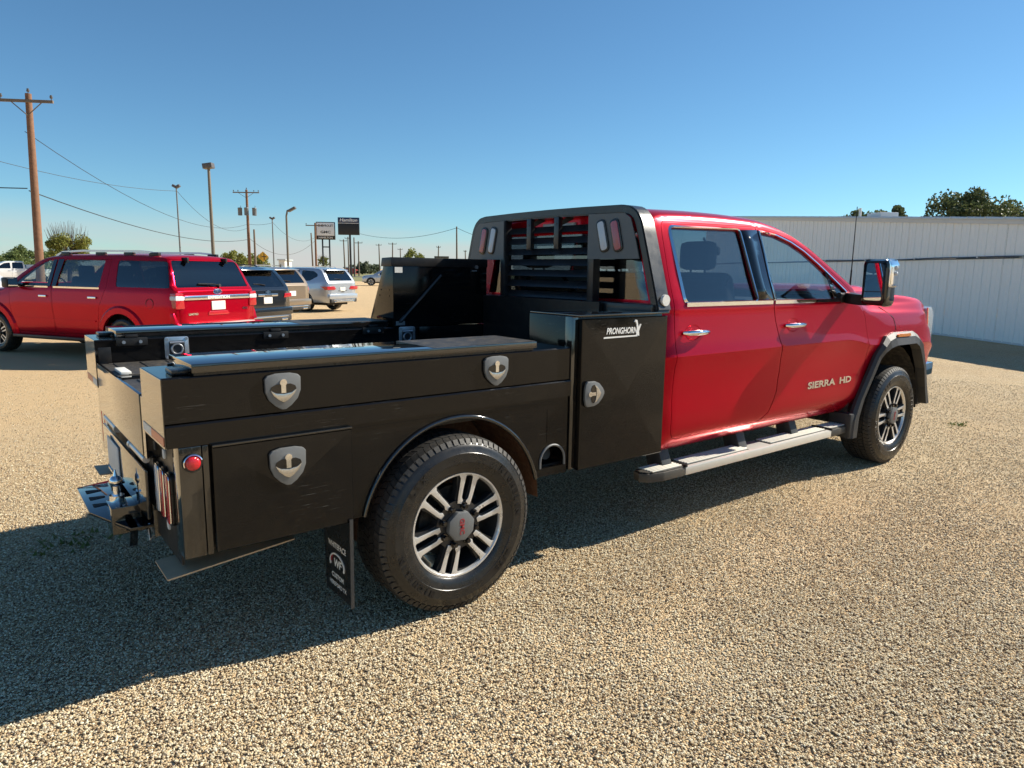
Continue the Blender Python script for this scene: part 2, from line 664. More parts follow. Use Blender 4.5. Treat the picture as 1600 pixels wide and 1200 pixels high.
def cut_poly(bm, poly, plane, pred):
    i0, i1 = AX[plane]
    us = [p[0] for p in poly]
    vs_ = [p[1] for p in poly]
    n = len(poly)
    B = (min(us) - .03, max(us) + .03, min(vs_) - .03, max(vs_) + .03)
    cand = {}

    def add(f):
        c0 = [v.co[i0] for v in f.verts]
        c1 = [v.co[i1] for v in f.verts]
        q = (min(c0), max(c0), min(c1), max(c1))
        if q[1] < B[0] or q[0] > B[1] or q[3] < B[2] or q[2] > B[3]:
            return
        cand[f] = q
    for f in bm.faces:
        if pred(f):
            add(f)
    for k in range(n):
        a, b = poly[k], poly[(k + 1) % n]
        if abs(a[0] - b[0]) + abs(a[1] - b[1]) < 1e-6:
            continue
        lo = (min(a[0], b[0]) - .02, min(a[1], b[1]) - .02)
        hi = (max(a[0], b[0]) + .02, max(a[1], b[1]) + .02)
        fs = [f for f, q in cand.items() if q[1] >= lo[0] and q[0] <= hi[0] and q[3] >= lo[1] and q[2] <= hi[1]]
        if not fs:
            continue
        geom = set(fs)
        for f in fs:
            geom.update(f.edges)
            geom.update(f.verts)
        co = Vector((0, 0, 0))
        co[i0], co[i1] = a
        no = Vector((0, 0, 0))
        no[i0], no[i1] = -(b[1] - a[1]), (b[0] - a[0])
        ret = bmesh.ops.bisect_plane(bm, geom=list(geom), plane_co=co, plane_no=no.normalized(), dist=1e-5)
        for f in fs:
            cand.pop(f, None)
        for f in ret['geom']:
            if isinstance(f, bmesh.types.BMFace) and f.is_valid:
                f.normal_update()
                add(f)
        for f in fs:
            if f.is_valid and f not in cand:
                f.normal_update()
                add(f)


class SkinRef:
    """smooth normals of an uncut skin, looked up by nearest points, so that cut panels keep clean reflections"""

    def __init__(self, bm):
        from mathutils.kdtree import KDTree
        bm.normal_update()
        self.n = [v.normal.copy() for v in bm.verts]
        self.kd = KDTree(len(bm.verts))
        for i, v in enumerate(bm.verts):
            self.kd.insert(v.co, i)
        self.kd.balance()

    def __call__(self, co):
        s = Vector((0, 0, 0))
        for c_, i, d in self.kd.find_n(co, 4):
            s += self.n[i] / (d + 1e-4) ** 2
        return s.normalized()


REF = None


def take(bm, poly, plane, pred, remove=True):
    """pull faces inside polygon out of bm into a new bmesh"""
    i0, i1 = AX[plane]
    bm.normal_update()
    fs = []
    for f in bm.faces:
        c = f.calc_center_median()
        if pred(f) and inpoly((c[i0], c[i1]), poly):
            fs.append(f)
    nb = bmesh.new()
    vm = {}
    for f in fs:
        vv = []
        for v in f.verts:
            if v not in vm:
                vm[v] = nb.verts.new(v.co)
            vv.append(vm[v])
        nb.faces.new(vv)
    if remove:
        bmesh.ops.delete(bm, geom=fs, context='FACES')
    nb.normal_update()
    return nb


def split_side(bm, s):
    """copy with only the faces on side s (sign of y)"""
    nb = bm.copy()
    kill = [f for f in nb.faces if f.calc_center_median().y * s < 0]
    bmesh.ops.delete(nb, geom=kill, context='FACES')
    return nb


def shell_obj(name, bm, mats, parent, th=0.014, smooth=40, inset=0.0):
    bm.normal_update()
    bmesh.ops.delete(bm, geom=[v for v in bm.verts if not v.link_faces], context='VERTS')
    bm.verts.index_update()
    N = []
    for v in bm.verts:
        n = v.normal.copy()
        if REF:
            m = REF(v.co)
            if m.dot(n) > .55:
                n = m
        N.append(n)
    co = [v.co - N[i] * inset for i, v in enumerate(bm.verts)]
    nv = len(co)
    inn = [c_ - N[i] * th for i, c_ in enumerate(co)]
    F, LN, MI = [], [], []
    two = 1 if isinstance(mats, (list, tuple)) and len(mats) > 1 else 0
    for f in bm.faces:
        ids = [v.index for v in f.verts]
        F.append(ids)
        LN += [N[i] for i in ids]
        MI.append(0)
        r_ = [i + nv for i in ids[::-1]]
        F.append(r_)
        LN += [-N[i - nv] for i in r_]
        MI.append(two)
    for e in bm.edges:
        if len(e.link_faces) == 1:
            lp = e.link_loops[0]
            i, j = lp.vert.index, lp.link_loop_next.vert.index
            q = [j, i, i + nv, j + nv]
            P_ = [co[j], co[i], inn[i], inn[j]]
            fn = (P_[1] - P_[0]).cross(P_[2] - P_[0])
            fn = fn.normalized() if fn.length > 0 else Vector((0, 0, 1))
            F.append(q)
            LN += [fn] * 4
            MI.append(0)
    bm.free()
    me = bpy.data.meshes.new(name)
    me.from_pydata([tuple(c_) for c_ in co + inn], [], F)
    me.polygons.foreach_set('material_index', MI)
    me.shade_smooth()
    me.update()
    if len(me.loops) == len(LN):
        me.normals_split_custom_set([tuple(n) for n in LN])
    return link(name, me, mats, parent)


def loft(ctrl, xs, sub=4, caps=(True, True), capn=8):
    """ctrl(x)-> right-half control points (y<=0) from bottom to centre top; mirrored; returns bmesh"""
    def dense(pts):
        out = []
        n = len(pts)
        for i in range(n - 1):
            p0 = pts[max(i - 1, 0)]
            p1, p2 = pts[i], pts[i + 1]
            p3 = pts[min(i + 2, n - 1)]
            for k in range(sub):
                t = k / sub
                q = []
                for c in (0, 1):
                    m1 = (p2[c] - p0[c]) * .5 * .75
                    m2 = (p3[c] - p1[c]) * .5 * .75
                    q.append((2 * t ** 3 - 3 * t * t + 1) * p1[c] + (t ** 3 - 2 * t * t + t) * m1
                             + (-2 * t ** 3 + 3 * t * t) * p2[c] + (t ** 3 - t * t) * m2)
                out.append(q)
        out.append(pts[-1])
        return out
    bm = bmesh.new()
    rows = []
    for x in xs:
        h = dense(ctrl(x))
        full = [(y, z) for y, z in h] + [(-y, z) for y, z in h[-2::-1]]
        rows.append([bm.verts.new((x, y, z)) for y, z in full])
    m = len(rows[0])
    for a, b in zip(rows, rows[1:]):
        for k in range(m - 1):
            bm.faces.new([a[k], b[k], b[k + 1], a[k + 1]])
    for e, on in ((0, caps[0]), (-1, caps[1])):
        if not on:
            continue
        r = rows[e]
        prev = None
        for k in range((m + 1) // 2):
            a, b = r[k], r[m - 1 - k]
            if a is b:
                line = [a]
            else:
                line = [a] + [bm.verts.new(a.co.lerp(b.co, j / capn)) for j in range(1, capn)] + [b]
            if prev:
                for j in range(capn):
                    q = [prev[j], prev[j + 1]] + ([line[j + 1], line[j]] if len(line) > 1 else [line[0]])
                    try:
                        bm.faces.new(q if e == 0 else q[::-1])
                    except ValueError:
                        pass
            prev = line
    bmesh.ops.recalc_face_normals(bm, faces=bm.faces)
    bm.normal_update()
    return bm


def side_fn(ctrl, sub=4):
    def f(x, z, lo=0.0):
        pts = ctrl(x)
        best = None
        for (y0, z0), (y1, z1) in zip(pts, pts[1:]):
            if min(z0, z1) - 1e-6 <= z <= max(z0, z1) + 1e-6 and abs(z1 - z0) > 1e-6:
                t = (z - z0) / (z1 - z0)
                y = y0 + (y1 - y0) * t
                if best is None or y < best:
                    best = y
        return best if best is not None else pts[-1][0]
    return f


def copy_tree(o, parent=None):
    c_ = o.copy()
    COL.objects.link(c_)
    c_.parent = parent
    for ch in o.children:
        copy_tree(ch, c_)
    return c_


SIDE = lambda f: abs(f.normal.y) > .45

GZ = -0.06


def ground_z(x, y):
    t = min(1, max(0, (y - 3.0) / 6.0))
    return GZ * t * t * (3 - 2 * t)


def split_letters(o, name='letter'):
    """turn a joined lettering mesh into one object for each letter"""
    bm = bmesh.new()
    bm.from_mesh(o.data)
    seen = set()
    groups = []
    for f in bm.faces:
        if f in seen:
            continue
        st, isl = [f], []
        seen.add(f)
        while st:
            q = st.pop()
            isl.append(q)
            for v in q.verts:
                for g in v.link_faces:
                    if g not in seen:
                        seen.add(g)
                        st.append(g)
        groups.append(isl)
    if len(groups) > 1:
        for isl in groups:
            vm, vv, ff = {}, [], []
            for f in isl:
                ids = []
                for v in f.verts:
                    if v not in vm:
                        vm[v] = len(vv)
                        vv.append(tuple(v.co))
                    ids.append(vm[v])
                ff.append(ids)
            me = bpy.data.meshes.new(name)
            me.from_pydata(vv, [], ff)
            c_ = link(name, me, list(o.data.materials), o.parent)
        bm.free()
        bpy.data.objects.remove(o)
    else:
        bm.free()

# ================================================================ the pickup truck with service bed
truck = thing('pickup_truck', 'red crew cab pickup truck with black steel service bed on the gravel', 'pickup truck')
WB, YW, ZW = 4.369, -1.0, 0.416
RX90 = Matrix.Rotation(math.pi / 2, 4, 'X')
T = Matrix.Translation


def set_side_mat(o, idx=1, th=.6):
    me = o.data
    for p in me.polygons:
        if abs(p.normal.y) < th:
            p.material_index = idx


def make_wheel(parent, R_=0.416, rim=0.245, detailed=True):
    """axle along y, outer face towards -y, origin in the rim lip plane"""
    k = rim / 0.245
    b = MB()
    b.lathe([(.234 * k, .003), (.228 * k, .02), (.216 * k, .06), (.206 * k, .19),
             (.236 * k, .22), (.246 * k, .225)], (0, 0, 0), n=72)
    wh = b.build('wheel', 'alloy_dark', parent, 35)
    b = MB()
    b.lathe([(.249 * k, .004), (.249 * k, -.002), (.2475 * k, -.007), (.240 * k, -.007), (.233 * k, .004), (.231 * k, .012)], (0, 0, 0), n=72)
    b.build('rim_lip', 'alloy', wh, 35)
    b = MB()
    b.lathe([(.05, .075), (.17 * k, .075), (.17 * k, .11), (.05, .11)], (0, 0, 0), n=40)
    b.cyl((0, .06, 0), (0, .2, 0), .11, n=24)
    b.build('brake_disc', 'under_dark', wh, 35)
    w = .262 if detailed else .235
    g = R_ - .416
    h = lambda r: .243 * k + (r - .243) * (R_ - .243 * k) / (.416 - .243)
    b = MB()
    b.lathe([(h(.238), .012), (h(.246), -.002), (h(.256), -.012), (h(.275), -.020), (h(.30), -.0245), (h(.302), -.027), (h(.345), -.0275), (h(.347), -.0255),
             (h(.368), -.021), (h(.386), -.010), (h(.398), .004), (h(.404), .018), (h(.406), .04), (h(.4065), w / 2), (h(.406), w - .06), (h(.402), w - .03),
             (h(.388), w - .01), (h(.345), w + .005), (h(.26), w - .01), (h(.238), w - .025)], (0, 0, 0), n=96)
    b.build('tyre', 'rubber', wh, 40)
    if detailed:
        b = MB()
        n = 74
        rows = [(.002, .040, 0.0, .90), (.046, .084, .5, .84), (.090, .128, .15, .84), (.134, .172, .6, .84), (.178, .214, .1, .90)]
        for ri, (a0, a1, ph, dut) in enumerate(rows):
            for i in range(n):
                t0 = (i + ph) * 2 * math.pi / n
                t1 = t0 + dut * 2 * math.pi / n
                sk = (.35 if ri % 2 else -.35) * 2 * math.pi / n
                vv = []
                for rr in (.402, .4155 if ri not in (0, 4) else .4145):
                    for (a, t) in ((a0, t0), (a0, t1), (a1, t1 + sk), (a1, t0 + sk)):
                        r2 = rr
                        if ri == 0 and a == a0:
                            r2 -= .006
                        vv.append((r2 * math.cos(t), a, r2 * math.sin(t)))
                b._add(vv, [[0, 1, 2, 3], [4, 5, 6, 7], [0, 1, 5, 4], [1, 2, 6, 5], [2, 3, 7, 6], [3, 0, 4, 7]])
        # shallow shoulder notches
        for i in range(n):
            t0 = i * 2 * math.pi / n
            t1 = t0 + .72 * 2 * math.pi / n
            vv = []
            for (r0, a0_, r1, a1_) in ((.384, -.0120, .404, .003), (.3845, -.0142, .4075, .0012)):
                for (r, a, t) in ((r0, a0_, t0), (r0, a0_, t1), (r1, a1_, t1), (r1, a1_, t0)):
                    vv.append((r * math.cos(t), a, r * math.sin(t)))
            b._add(vv, [[0, 1, 2, 3], [4, 5, 6, 7], [0, 1, 5, 4], [1, 2, 6, 5], [2, 3, 7, 6], [3, 0, 4, 7]])
        tag(b.build('tread_blocks', 'tread', wh, None), kind='stuff')
        b = MB()

        def arc(s, th0, r, size, step):
            for i, ch in enumerate(s):
                th = th0 - i * step
                b.text(ch, size, T((r * math.cos(th), -.0280, r * math.sin(th))) @ Matrix.Rotation(-(th - math.pi / 2), 4, 'Y') @ RX90, depth=.0022, bold=.0016)
        arc('MICHELIN', R(52), .325, .036, R(6.4))
        arc('MICHELIN', R(246), .325, .036, R(6.4))
        arc('LTX', R(148), .325, .036, R(7))
        arc('A/T2', R(331), .325, .030, R(5.5))
        tag(b.build('sidewall_text', 'black_satin', wh, None), kind='stuff')
    # spokes
    b = MB()
    for i in range(6):
        a0 = i * math.pi / 3 + R(21)
        for s in (-1, 1):
            pts = [(.098 * k, s * .013), (.098 * k, s * .036), (.13 * k, s * .040), (.17 * k, s * .043), (.215 * k, s * .047), (.238 * k, s * .068), (.242 * k, s * .008), (.228 * k, s * .019), (.17 * k, s * .020), (.13 * k, s * .018), (.115 * k, s * .008)]
            if s < 0:
                pts = pts[::-1]
            q = [(u * math.cos(a0) - v * math.sin(a0), u * math.sin(a0) + v * math.cos(a0)) for u, v in pts]
            b.prism(q, -.001, .045, 'y', bev=.0025 if detailed else 0)
    sp = b.build('spokes', ['alloy', 'alloy_dark'], wh, 30)
    set_side_mat(sp, 1, .75)
    b = MB()
    b.cyl((0, .006, 0), (0, .05, 0), .118 * k, n=48)
    for i in range(6):
        a0 = i * math.pi / 3 + R(21)
        for s in (-1, 1):
            pts = [(.09 * k, s * .006), (.10 * k, s * .046), (.16 * k, s * .047), (.238 * k, s * .066), (.242 * k, s * .016), (.16 * k, s * .014)]
            q = [(u * math.cos(a0) - v * math.sin(a0), u * math.sin(a0) + v * math.cos(a0)) for u, v in (pts if s > 0 else pts[::-1])]
            b.prism(q, .012, .048, 'y')
    b.build('spoke_pockets', 'alloy_dark', wh, 30)
    b = MB()
    oct_ = [(.074 * math.cos(R(22.5 + 45 * i)), 0.074 * math.sin(R(22.5 + 45 * i))) for i in range(8)]
    b.prism(oct_, -.026, .004, 'y', bev=.009)
    cap = b.build('centre_cap', 'latch_grey', wh, 30)
    cap['label'] = 'grey eight sided hub cap with red letters'
    for i in range(8):
        a = R(22.5 + 45 * i) + R(11)
        p = Vector((.092 * math.cos(a), 0, .092 * math.sin(a)))
        b = MB()
        b.cyl(p + Vector((0, .006, 0)), p + Vector((0, -.022, 0)), .0135, .011, n=6)
        b.cyl(p + Vector((0, .006, 0)), p + Vector((0, -.004, 0)), .018, n=12)
        b.build('lug_nut', 'black_gloss', wh, 30)
    if detailed:
        b = MB()
        b.text('GMC', .034, T((0, -.0268, 0)) @ Matrix.Rotation(R(84), 4, 'Y') @ RX90, depth=.0006, bold=.001, space=1.05)
        b.build('hub_letters', 'red_print', wh, None)
    return wh


w0 = make_wheel(truck)
w0.location = (0, YW, ZW)
w0.rotation_euler = (0, R(6), 0)
for (x, s, ry) in ((WB, -1, 17), (0, 1, 30), (WB, 1, 50)):
    c_ = copy_tree(w0, truck)
    c_.location = (x, YW if s < 0 else -YW, ZW)
    c_.rotation_euler = (0, R(ry), 0 if s < 0 else math.pi)

# ---- cab and front clip shell
zedge = pchip([(1.47, 1.83), (1.52, 1.88), (1.60, 1.897), (2.0, 1.905), (2.57, 1.898), (2.8, 1.875), (3.0, 1.835), (3.2, 1.755), (3.38, 1.66), (3.69, 1.49), (3.85, 1.405), (4.0, 1.365), (4.6, 1.36), (5.0, 1.35), (5.15, 1.32), (5.27, 1.22)])
zcen = pchip([(1.47, 1.93), (1.52, 1.965), (1.62, 1.985), (2.2, 2.0), (2.6, 1.99), (2.78, 1.965), (3.0, 1.895), (3.3, 1.765), (3.6, 1.615), (3.85, 1.475), (3.96, 1.43), (4.1, 1.485), (4.5, 1.497), (4.75, 1.475), (5.0, 1.43), (5.15, 1.40), (5.27, 1.31)])
zbelt = pchip([(1.47, 1.385), (3.55, 1.385), (3.75, 1.35), (3.95, 1.29), (4.3, 1.27), (5.0, 1.25), (5.27, 1.12)])
ybelt = pchip([(1.47, .915), (1.55, .932), (3.6, .934), (4.0, .938), (5.0, .93), (5.15, .90), (5.27, .84)])
tap = pchip([(1.47, .975), (1.54, 1.0), (4.9, 1.0), (5.1, .985), (5.2, .965), (5.27, .93)])
fend = pchip([(3.6, 0), (3.95, .012), (4.37, .028), (4.9, .02), (5.2, .0)])
hoodk = pchip([(3.7, 0), (4.0, 1), (5.27, 1)])


def cab(x):
    ze, zc, zb, yb, t, fe, hk = zedge(x), zcen(x), zbelt(x), ybelt(x), tap(x), fend(x), hoodk(x)
    ye = .94 - (ze - 1.36) * .33
    ye = ye * (1 - hk) + (.868 * t) * hk
    b = lambda y: -(y + fe) * t
    k = (zb - .62) / (1.385 - .62)
    Z = lambda z: .62 + (z - .62) * k
    pts = [(-.80, .50), (b(.862), .505), (b(.90), .545), (b(.934), .62), (b(.944), Z(.72)), (b(.942), Z(.86)), (b(.952), Z(.99)), (b(.970), Z(1.082)), (b(.971), Z(1.094)),
           (b(.957), Z(1.15)), (b(.944), Z(1.25)), (-(yb + .003 + fe * .5) * t, zb - .045), (-yb * t, zb),
           (-(yb * .62 * t + ye * .38), zb + (ze - zb) * .36), (-(yb * .28 * t + ye * .72), zb + (ze - zb) * .73), (-ye, ze),
           (-ye + .035, ze + (zc - ze) * .42), (-ye * .86, ze + (zc - ze) * (.66 - .25 * hk)), (-ye * .66, ze + (zc - ze) * (.84 - .35 * hk)), (-ye * .56, ze + (zc - ze) * (.90 + .06 * hk)), (-ye * .3, ze + (zc - ze) * .98), (0, zc)]
    return pts


xs = [1.47, 1.485, 1.51, 1.55] + [1.6 + i * .07 for i in range(52)]
xs = [x for x in xs if x < 5.2] + [5.2, 5.235, 5.26, 5.27]
bm = loft(cab, xs, sub=3, caps=(True, True), capn=10)
sy = side_fn(cab)
REF = SkinRef(bm)

ARCH_IN = [(3.77, -.1), (3.81, .474), (3.925, .722), (4.05, .92), (4.12, .985), (4.25, 1.025), (4.62, 1.025), (4.72, .985), (4.80, .92), (4.96, .722), (5.06, .472), (5.10, -.1)]
ARCH_OUT = [(3.70, .30), (3.715, .44), (3.80, .60), (4.0, .95), (4.065, 1.04), (4.14, 1.095), (4.25, 1.122), (4.61, 1.118), (4.70, 1.085), (4.765, 1.03), (4.97, .80), (5.08, .60), (5.16, .44)]
cut_poly(bm, ARCH_IN, 'xz', SIDE)
take(bm, ARCH_IN, 'xz', lambda f: f.calc_center_median().z < 1.1).free()

SEAM = [(2.557, 1.893), (2.575, 1.40), (2.60, 1.27), (2.672, 1.06), (2.690, .93), (2.675, .78), (2.60, .635), (2.50, .575)]
R_DOOR = rounded([(1.566, 1.878), (1.543, 1.25), (1.556, .60), (1.62, .575)], .05)[5:15] + SEAM[::-1]
R_DOOR = [(1.60, 1.885), (1.575, 1.86), (1.565, 1.80), (1.546, 1.40), (1.543, 1.24), (1.556, .66), (1.566, .62), (1.60, .585), (1.64, .575)] + SEAM[::-1]
F_DOOR = SEAM + [(3.60, .535), (3.72, .545), (3.80, .60), (3.875, .72), (3.905, .90), (3.893, 1.08), (3.862, 1.24), (3.80, 1.37), (3.71, 1.425), (3.55, 1.535), (3.36, 1.640), (3.18, 1.735), (3.0, 1.805), (2.8, 1.862)]
R_WIN = rounded([(1.650, 1.845), (1.662, 1.408), (2.392, 1.408), (2.352, 1.858)], .03, 3)
F_WIN = rounded([(2.585, 1.856), (2.605, 1.408), (3.60, 1.404), (3.575, 1.45), (3.40, 1.560), (3.27, 1.640), (3.10, 1.735), (2.95, 1.795), (2.78, 1.838)], .012, 2)
HOOD = [(3.93, -.75), (4.4, -.77), (5.0, -.765), (5.20, -.74), (5.24, -.5), (5.24, .5), (5.20, .74), (5.0, .765), (4.4, .77), (3.93, .75), (3.99, .4), (4.01, 0), (3.99, -.4)]
WIND = [(2.86, -.625), (3.74, -.765), (3.80, -.72), (3.87, -.5), (3.915, 0), (3.87, .5), (3.80, .72), (3.74, .765), (2.86, .625), (2.82, .3), (2.81, 0), (2.82, -.3)]
TOPF = lambda f: f.normal.z > .25
parts = {}
for key, poly, pl, pr in (('rwin', R_WIN, 'xz', SIDE), ('fwin', F_WIN, 'xz', SIDE)):
    cut_poly(bm, poly, pl, pr)
    parts[key] = take(bm, poly, pl, pr)
for key, poly in (('rdoor', R_DOOR), ('fdoor', F_DOOR)):
    inn = offs(poly, .004)
    pr = lambda f: abs(f.normal.y) > .3 and abs(f.calc_center_median().y) > .5
    cut_poly(bm, poly, 'xz', pr)
    cut_poly(bm, inn, 'xz', pr)
    parts[key] = take(bm, inn, 'xz', pr)
    take(bm, poly, 'xz', pr).free()
for key, poly in (('wind', WIND), ('hood', HOOD)):
    cut_poly(bm, poly, 'xy', TOPF)
    inn = offs(poly, .0035)
    cut_poly(bm, inn, 'xy', TOPF)
    parts[key] = take(bm, inn, 'xy', TOPF)
    if key == 'hood':
        take(bm, poly, 'xy', TOPF).free()
# rocker below the doors, fenders ahead of them
FEND = [(3.62, .3), (3.62, .52), (3.73, .54), (3.81, .595), (3.885, .715), (3.912, .90), (3.9, 1.08), (3.87, 1.245), (3.81, 1.375), (3.76, 1.43), (3.95, 1.6), (5.4, 1.6), (5.4, .3)]
cut_poly(bm, FEND, 'xz', lambda f: True)
parts['fender'] = take(bm, FEND, 'xz', lambda f: abs(f.calc_center_median().y) > .45 and f.normal.x < .8)
CABREAR = [(-.80, 1.415), (.80, 1.415), (.685, 1.82), (-.685, 1.82)]
REARF = lambda f: f.normal.x < -.6
cut_poly(bm, CABREAR, 'yz', REARF)
parts['backlight'] = take(bm, CABREAR, 'yz', REARF)
ROCK = [(1.3, .3), (1.3, .572), (4.0, .572), (4.0, .3)]
cut_poly(bm, ROCK, 'xz', SIDE)
parts['rocker'] = take(bm, ROCK, 'xz', lambda f: f.calc_center_median().z < .573)
FRONTF = [(-1.1, .3), (1.1, .3), (1.1, 1.35), (-1.1, 1.35)]
parts['nose'] = take(bm, FRONTF, 'yz', lambda f: f.calc_center_median().x > 5.2)
cabo = shell_obj('cab_body', bm, ['red_paint', 'interior'], truck, .02)
shell_obj('hood', parts['hood'], ['red_paint', 'under_dark'], truck, .015)
shell_obj('windshield', parts['wind'], 'glass_clear', truck, .005, inset=.006)
shell_obj('rear_window', parts['backlight'], 'glass_tint', truck, .005, inset=.006)
shell_obj('front_panel', parts['nose'], ['black_gloss', 'under_dark'], truck, .01)
for s in (-1, 1):
    rd = shell_obj('rear_door', split_side(parts['rdoor'], s), ['red_paint', 'interior'], truck, .03)
    fd = shell_obj('front_door', split_side(parts['fdoor'], s), ['red_paint', 'interior'], truck, .03)
    shell_obj('window_pane', split_side(parts['rwin'], s), 'glass_tint', rd, .004, inset=.008)
    shell_obj('window_pane', split_side(parts['fwin'], s), 'glass_clear', fd, .004, inset=.008)
    fe_ = shell_obj('front_fender', split_side(parts['fender'], s), ['red_paint', 'under_dark'], truck, .012)
    shell_obj('rocker_panel', split_side(parts['rocker'], s), ['red_paint', 'under_dark'], truck, .015)

    def Y(x, z, o=0.0):
        return -s * (sy(x, z) - o)      # o: how far proud of the skin
    # bright window surround
    for (poly, dr, wdt) in ((R_WIN, rd, .017), (F_WIN, fd, .012)):
        lo = [(u, v) for u, v in offs(poly, -.010)]
        b = MB()
        b.tube([(u, Y(u, v, .003), v) for u, v in lo], .01, closed=True, rect=(.008, wdt), up=(0, 0, 1) if False else None, n=4)
        b.build('window_trim', 'chrome', dr, 30)
    # belt strip
    b = MB()
    b.tube([(x, Y(x, 1.393, .005), 1.393) for x in (1.655, 1.9, 2.2, 2.56)], 0, rect=(.012, .024), up=(0, 0, 1))
    b.build('belt_moulding', 'chrome', rd, 30)
    b = MB()
    b.tube([(x, Y(x, 1.393, .005), 1.393) for x in (2.59, 2.9, 3.2, 3.62)], 0, rect=(.012, .024), up=(0, 0, 1))
    b.build('belt_moulding', 'chrome', fd, 30)
    # black pillar plates
    for (pl, dr) in (([(2.365, 1.862), (2.402, 1.41), (2.572, 1.41), (2.553, 1.872)], rd), ([(2.567, 1.872), (2.583, 1.41), (2.612, 1.41), (2.592, 1.86)], fd), ([(3.385, 1.41), (3.44, 1.41), (3.37, 1.585), (3.335, 1.60)], fd)):
        b = MB()
        n = 6
        fr = []
        for i in range(n + 1):
            t = i / n
            a = Vector(pl[0]).lerp(Vector(pl[1]), t)
            c_ = Vector(pl[3]).lerp(Vector(pl[2]), t)
            fr.append([(q.x, Y(q.x, q.y, .006 if dr is not fd or pl[0][0] < 3 else .002), q.y) for q in (a, c_)])
        for i in range(n):
            b.quad(fr[i][0], fr[i][1], fr[i + 1][1], fr[i + 1][0])
        bmesh.ops.remove_doubles(b.bm, verts=b.bm.verts, dist=1e-5)
        o = b.build('pillar_plate', 'black_gloss', dr, 60)
        sm = o.modifiers.new('thickness', 'SOLIDIFY')
        sm.thickness = .006
        sm.offset = 0
    # run channel seals (dark rubber along rear edge of rear glass front)
    b = MB()
    b.tube([(2.352, Y(2.352, 1.855, .004), 1.855), (2.372, Y(2.372, 1.63, .004), 1.63), (2.392, Y(2.39, 1.412, .004), 1.412)], .008, n=6)
    b.build('glass_seal', 'rubber', rd)
    # handles
    for (x0, z, dr) in ((1.60, 1.228, rd), (2.70, 1.232, fd)):
        yy = Y(x0 + .1, z, 0)
        b = MB()
        b.box(x0, x0 + .235, yy - .010 * -s * -1 - .0, yy + s * .001, z - .052, z + .05, .02) if False else None
        pts = [(x0 + .02, Y(x0 + .02, z, .005), z), (x0 + .035, Y(x0, z, .035), z + .001), (x0 + .10, Y(x0, z, .048), z + .002), (x0 + .17, Y(x0, z, .045), z + .001), (x0 + .215, Y(x0, z, .030), z), (x0 + .23, Y(x0, z, .004), z)]
        b.tube(pts, [.012, .016, .0175, .0175, .016, .012], n=12)
        b.build('door_handle', 'chrome', dr, 40)
        b = MB()
        cx_, rx_, rz_ = x0 + .115, .075, .047
        ring = [(cx_ + rx_ * math.cos(a), Y(cx_ + rx_ * math.cos(a), z + rz_ * math.sin(a), .0015), z + rz_ * math.sin(a)) for a in [i * math.pi / 12 for i in range(24)]]
        ctr = (cx_, Y(cx_, z, -.012), z)
        for i in range(24):
            b.poly([ring[i], ring[(i + 1) % 24], ctr])
        b.build('handle_recess', 'red_paint', dr, 60)
    b = MB()
    b.tube([(u, Y(u, v, .0005), v) for u, v in ((4.17, 1.325), (4.25, 1.285), (4.315, 1.248), (4.335, 1.235), (4.345, 1.20), (4.35, 1.135))], .0035, n=5)
    b.build('fender_seam', 'black_satin', fe_, 60)
    # wheel arch flare
    b = MB()
    n = len(ARCH_OUT)
    inner = [(3.80, .30), (3.812, .46), (3.87, .60), (4.05, .915), (4.105, .965), (4.17, 1.0), (4.26, 1.018), (4.60, 1.018), (4.68, .99), (4.74, .955), (4.90, .775), (5.0, .60), (5.06, .44)]
    mid = [((a[0] * .62 + c_[0] * .38), (a[1] * .62 + c_[1] * .38)) for a, c_ in zip(ARCH_OUT, inner)]

    def yo(x, z, e):
        return -s * (min(sy(min(x, 5.1), max(z, .52)), -.945) - e)
    for i in range(n - 1):
        rowA = [(ARCH_OUT[i], .002), (ARCH_OUT[i], .026), (mid[i], .048), (inner[i], .050), (inner[i], -.03)]
        rowB = [(ARCH_OUT[i + 1], .002), (ARCH_OUT[i + 1], .026), (mid[i + 1], .048), (inner[i + 1], .050), (inner[i + 1], -.03)]
        for k in range(4):
            q = [rowA[k], rowB[k], rowB[k + 1], rowA[k + 1]]
            b.quad(*[(p[0], yo(p[0], p[1], e), p[1]) for p, e in q])
    b.build('wheel_arch_flare', 'plastic', fe_, 35)
    b = MB()
    pl = rounded([(4.27, 1.085), (4.50, 1.083), (4.50, 1.108), (4.27, 1.110)], .01, 2)
    yb_ = yo(4.4, 1.09, .040)
    b.prism(pl, min(yb_, yb_ + s * .014), max(yb_, yb_ + s * .014), 'y')
    b.build('side_marker', 'lens_amber', fe_, 30)
    # front mud guard behind wheel
    b = MB()
    b.box(3.70, 3.80, min(-s * -.80, s * .985), max(s * .80, s * .985), .30, .50, .02)
    b.build('splash_guard', 'plastic', truck, 30)
    # fender / nose seam and headlamp
    b = MB()
    hl = rounded([(5.13, 1.29), (5.155, 1.10), (5.22, 1.00), (5.282, 1.0), (5.285, 1.24), (5.22, 1.31)], .02, 2)
    b.prism(hl, min(s * .66, s * .893), max(s * .66, s * .893), 'y', bev=.008)
    b.build('headlight', 'headlamp', truck, 30)
    b = MB()
    b.tube([(5.14, s * .892, 1.30), (5.17, s * .894, 1.10), (5.22, s * .892, .99), (5.28, s * .885, .97)], .009, n=6)
    b.build('headlight_trim', 'chrome', truck, 40)
    # wheel house liner
    b = MB()
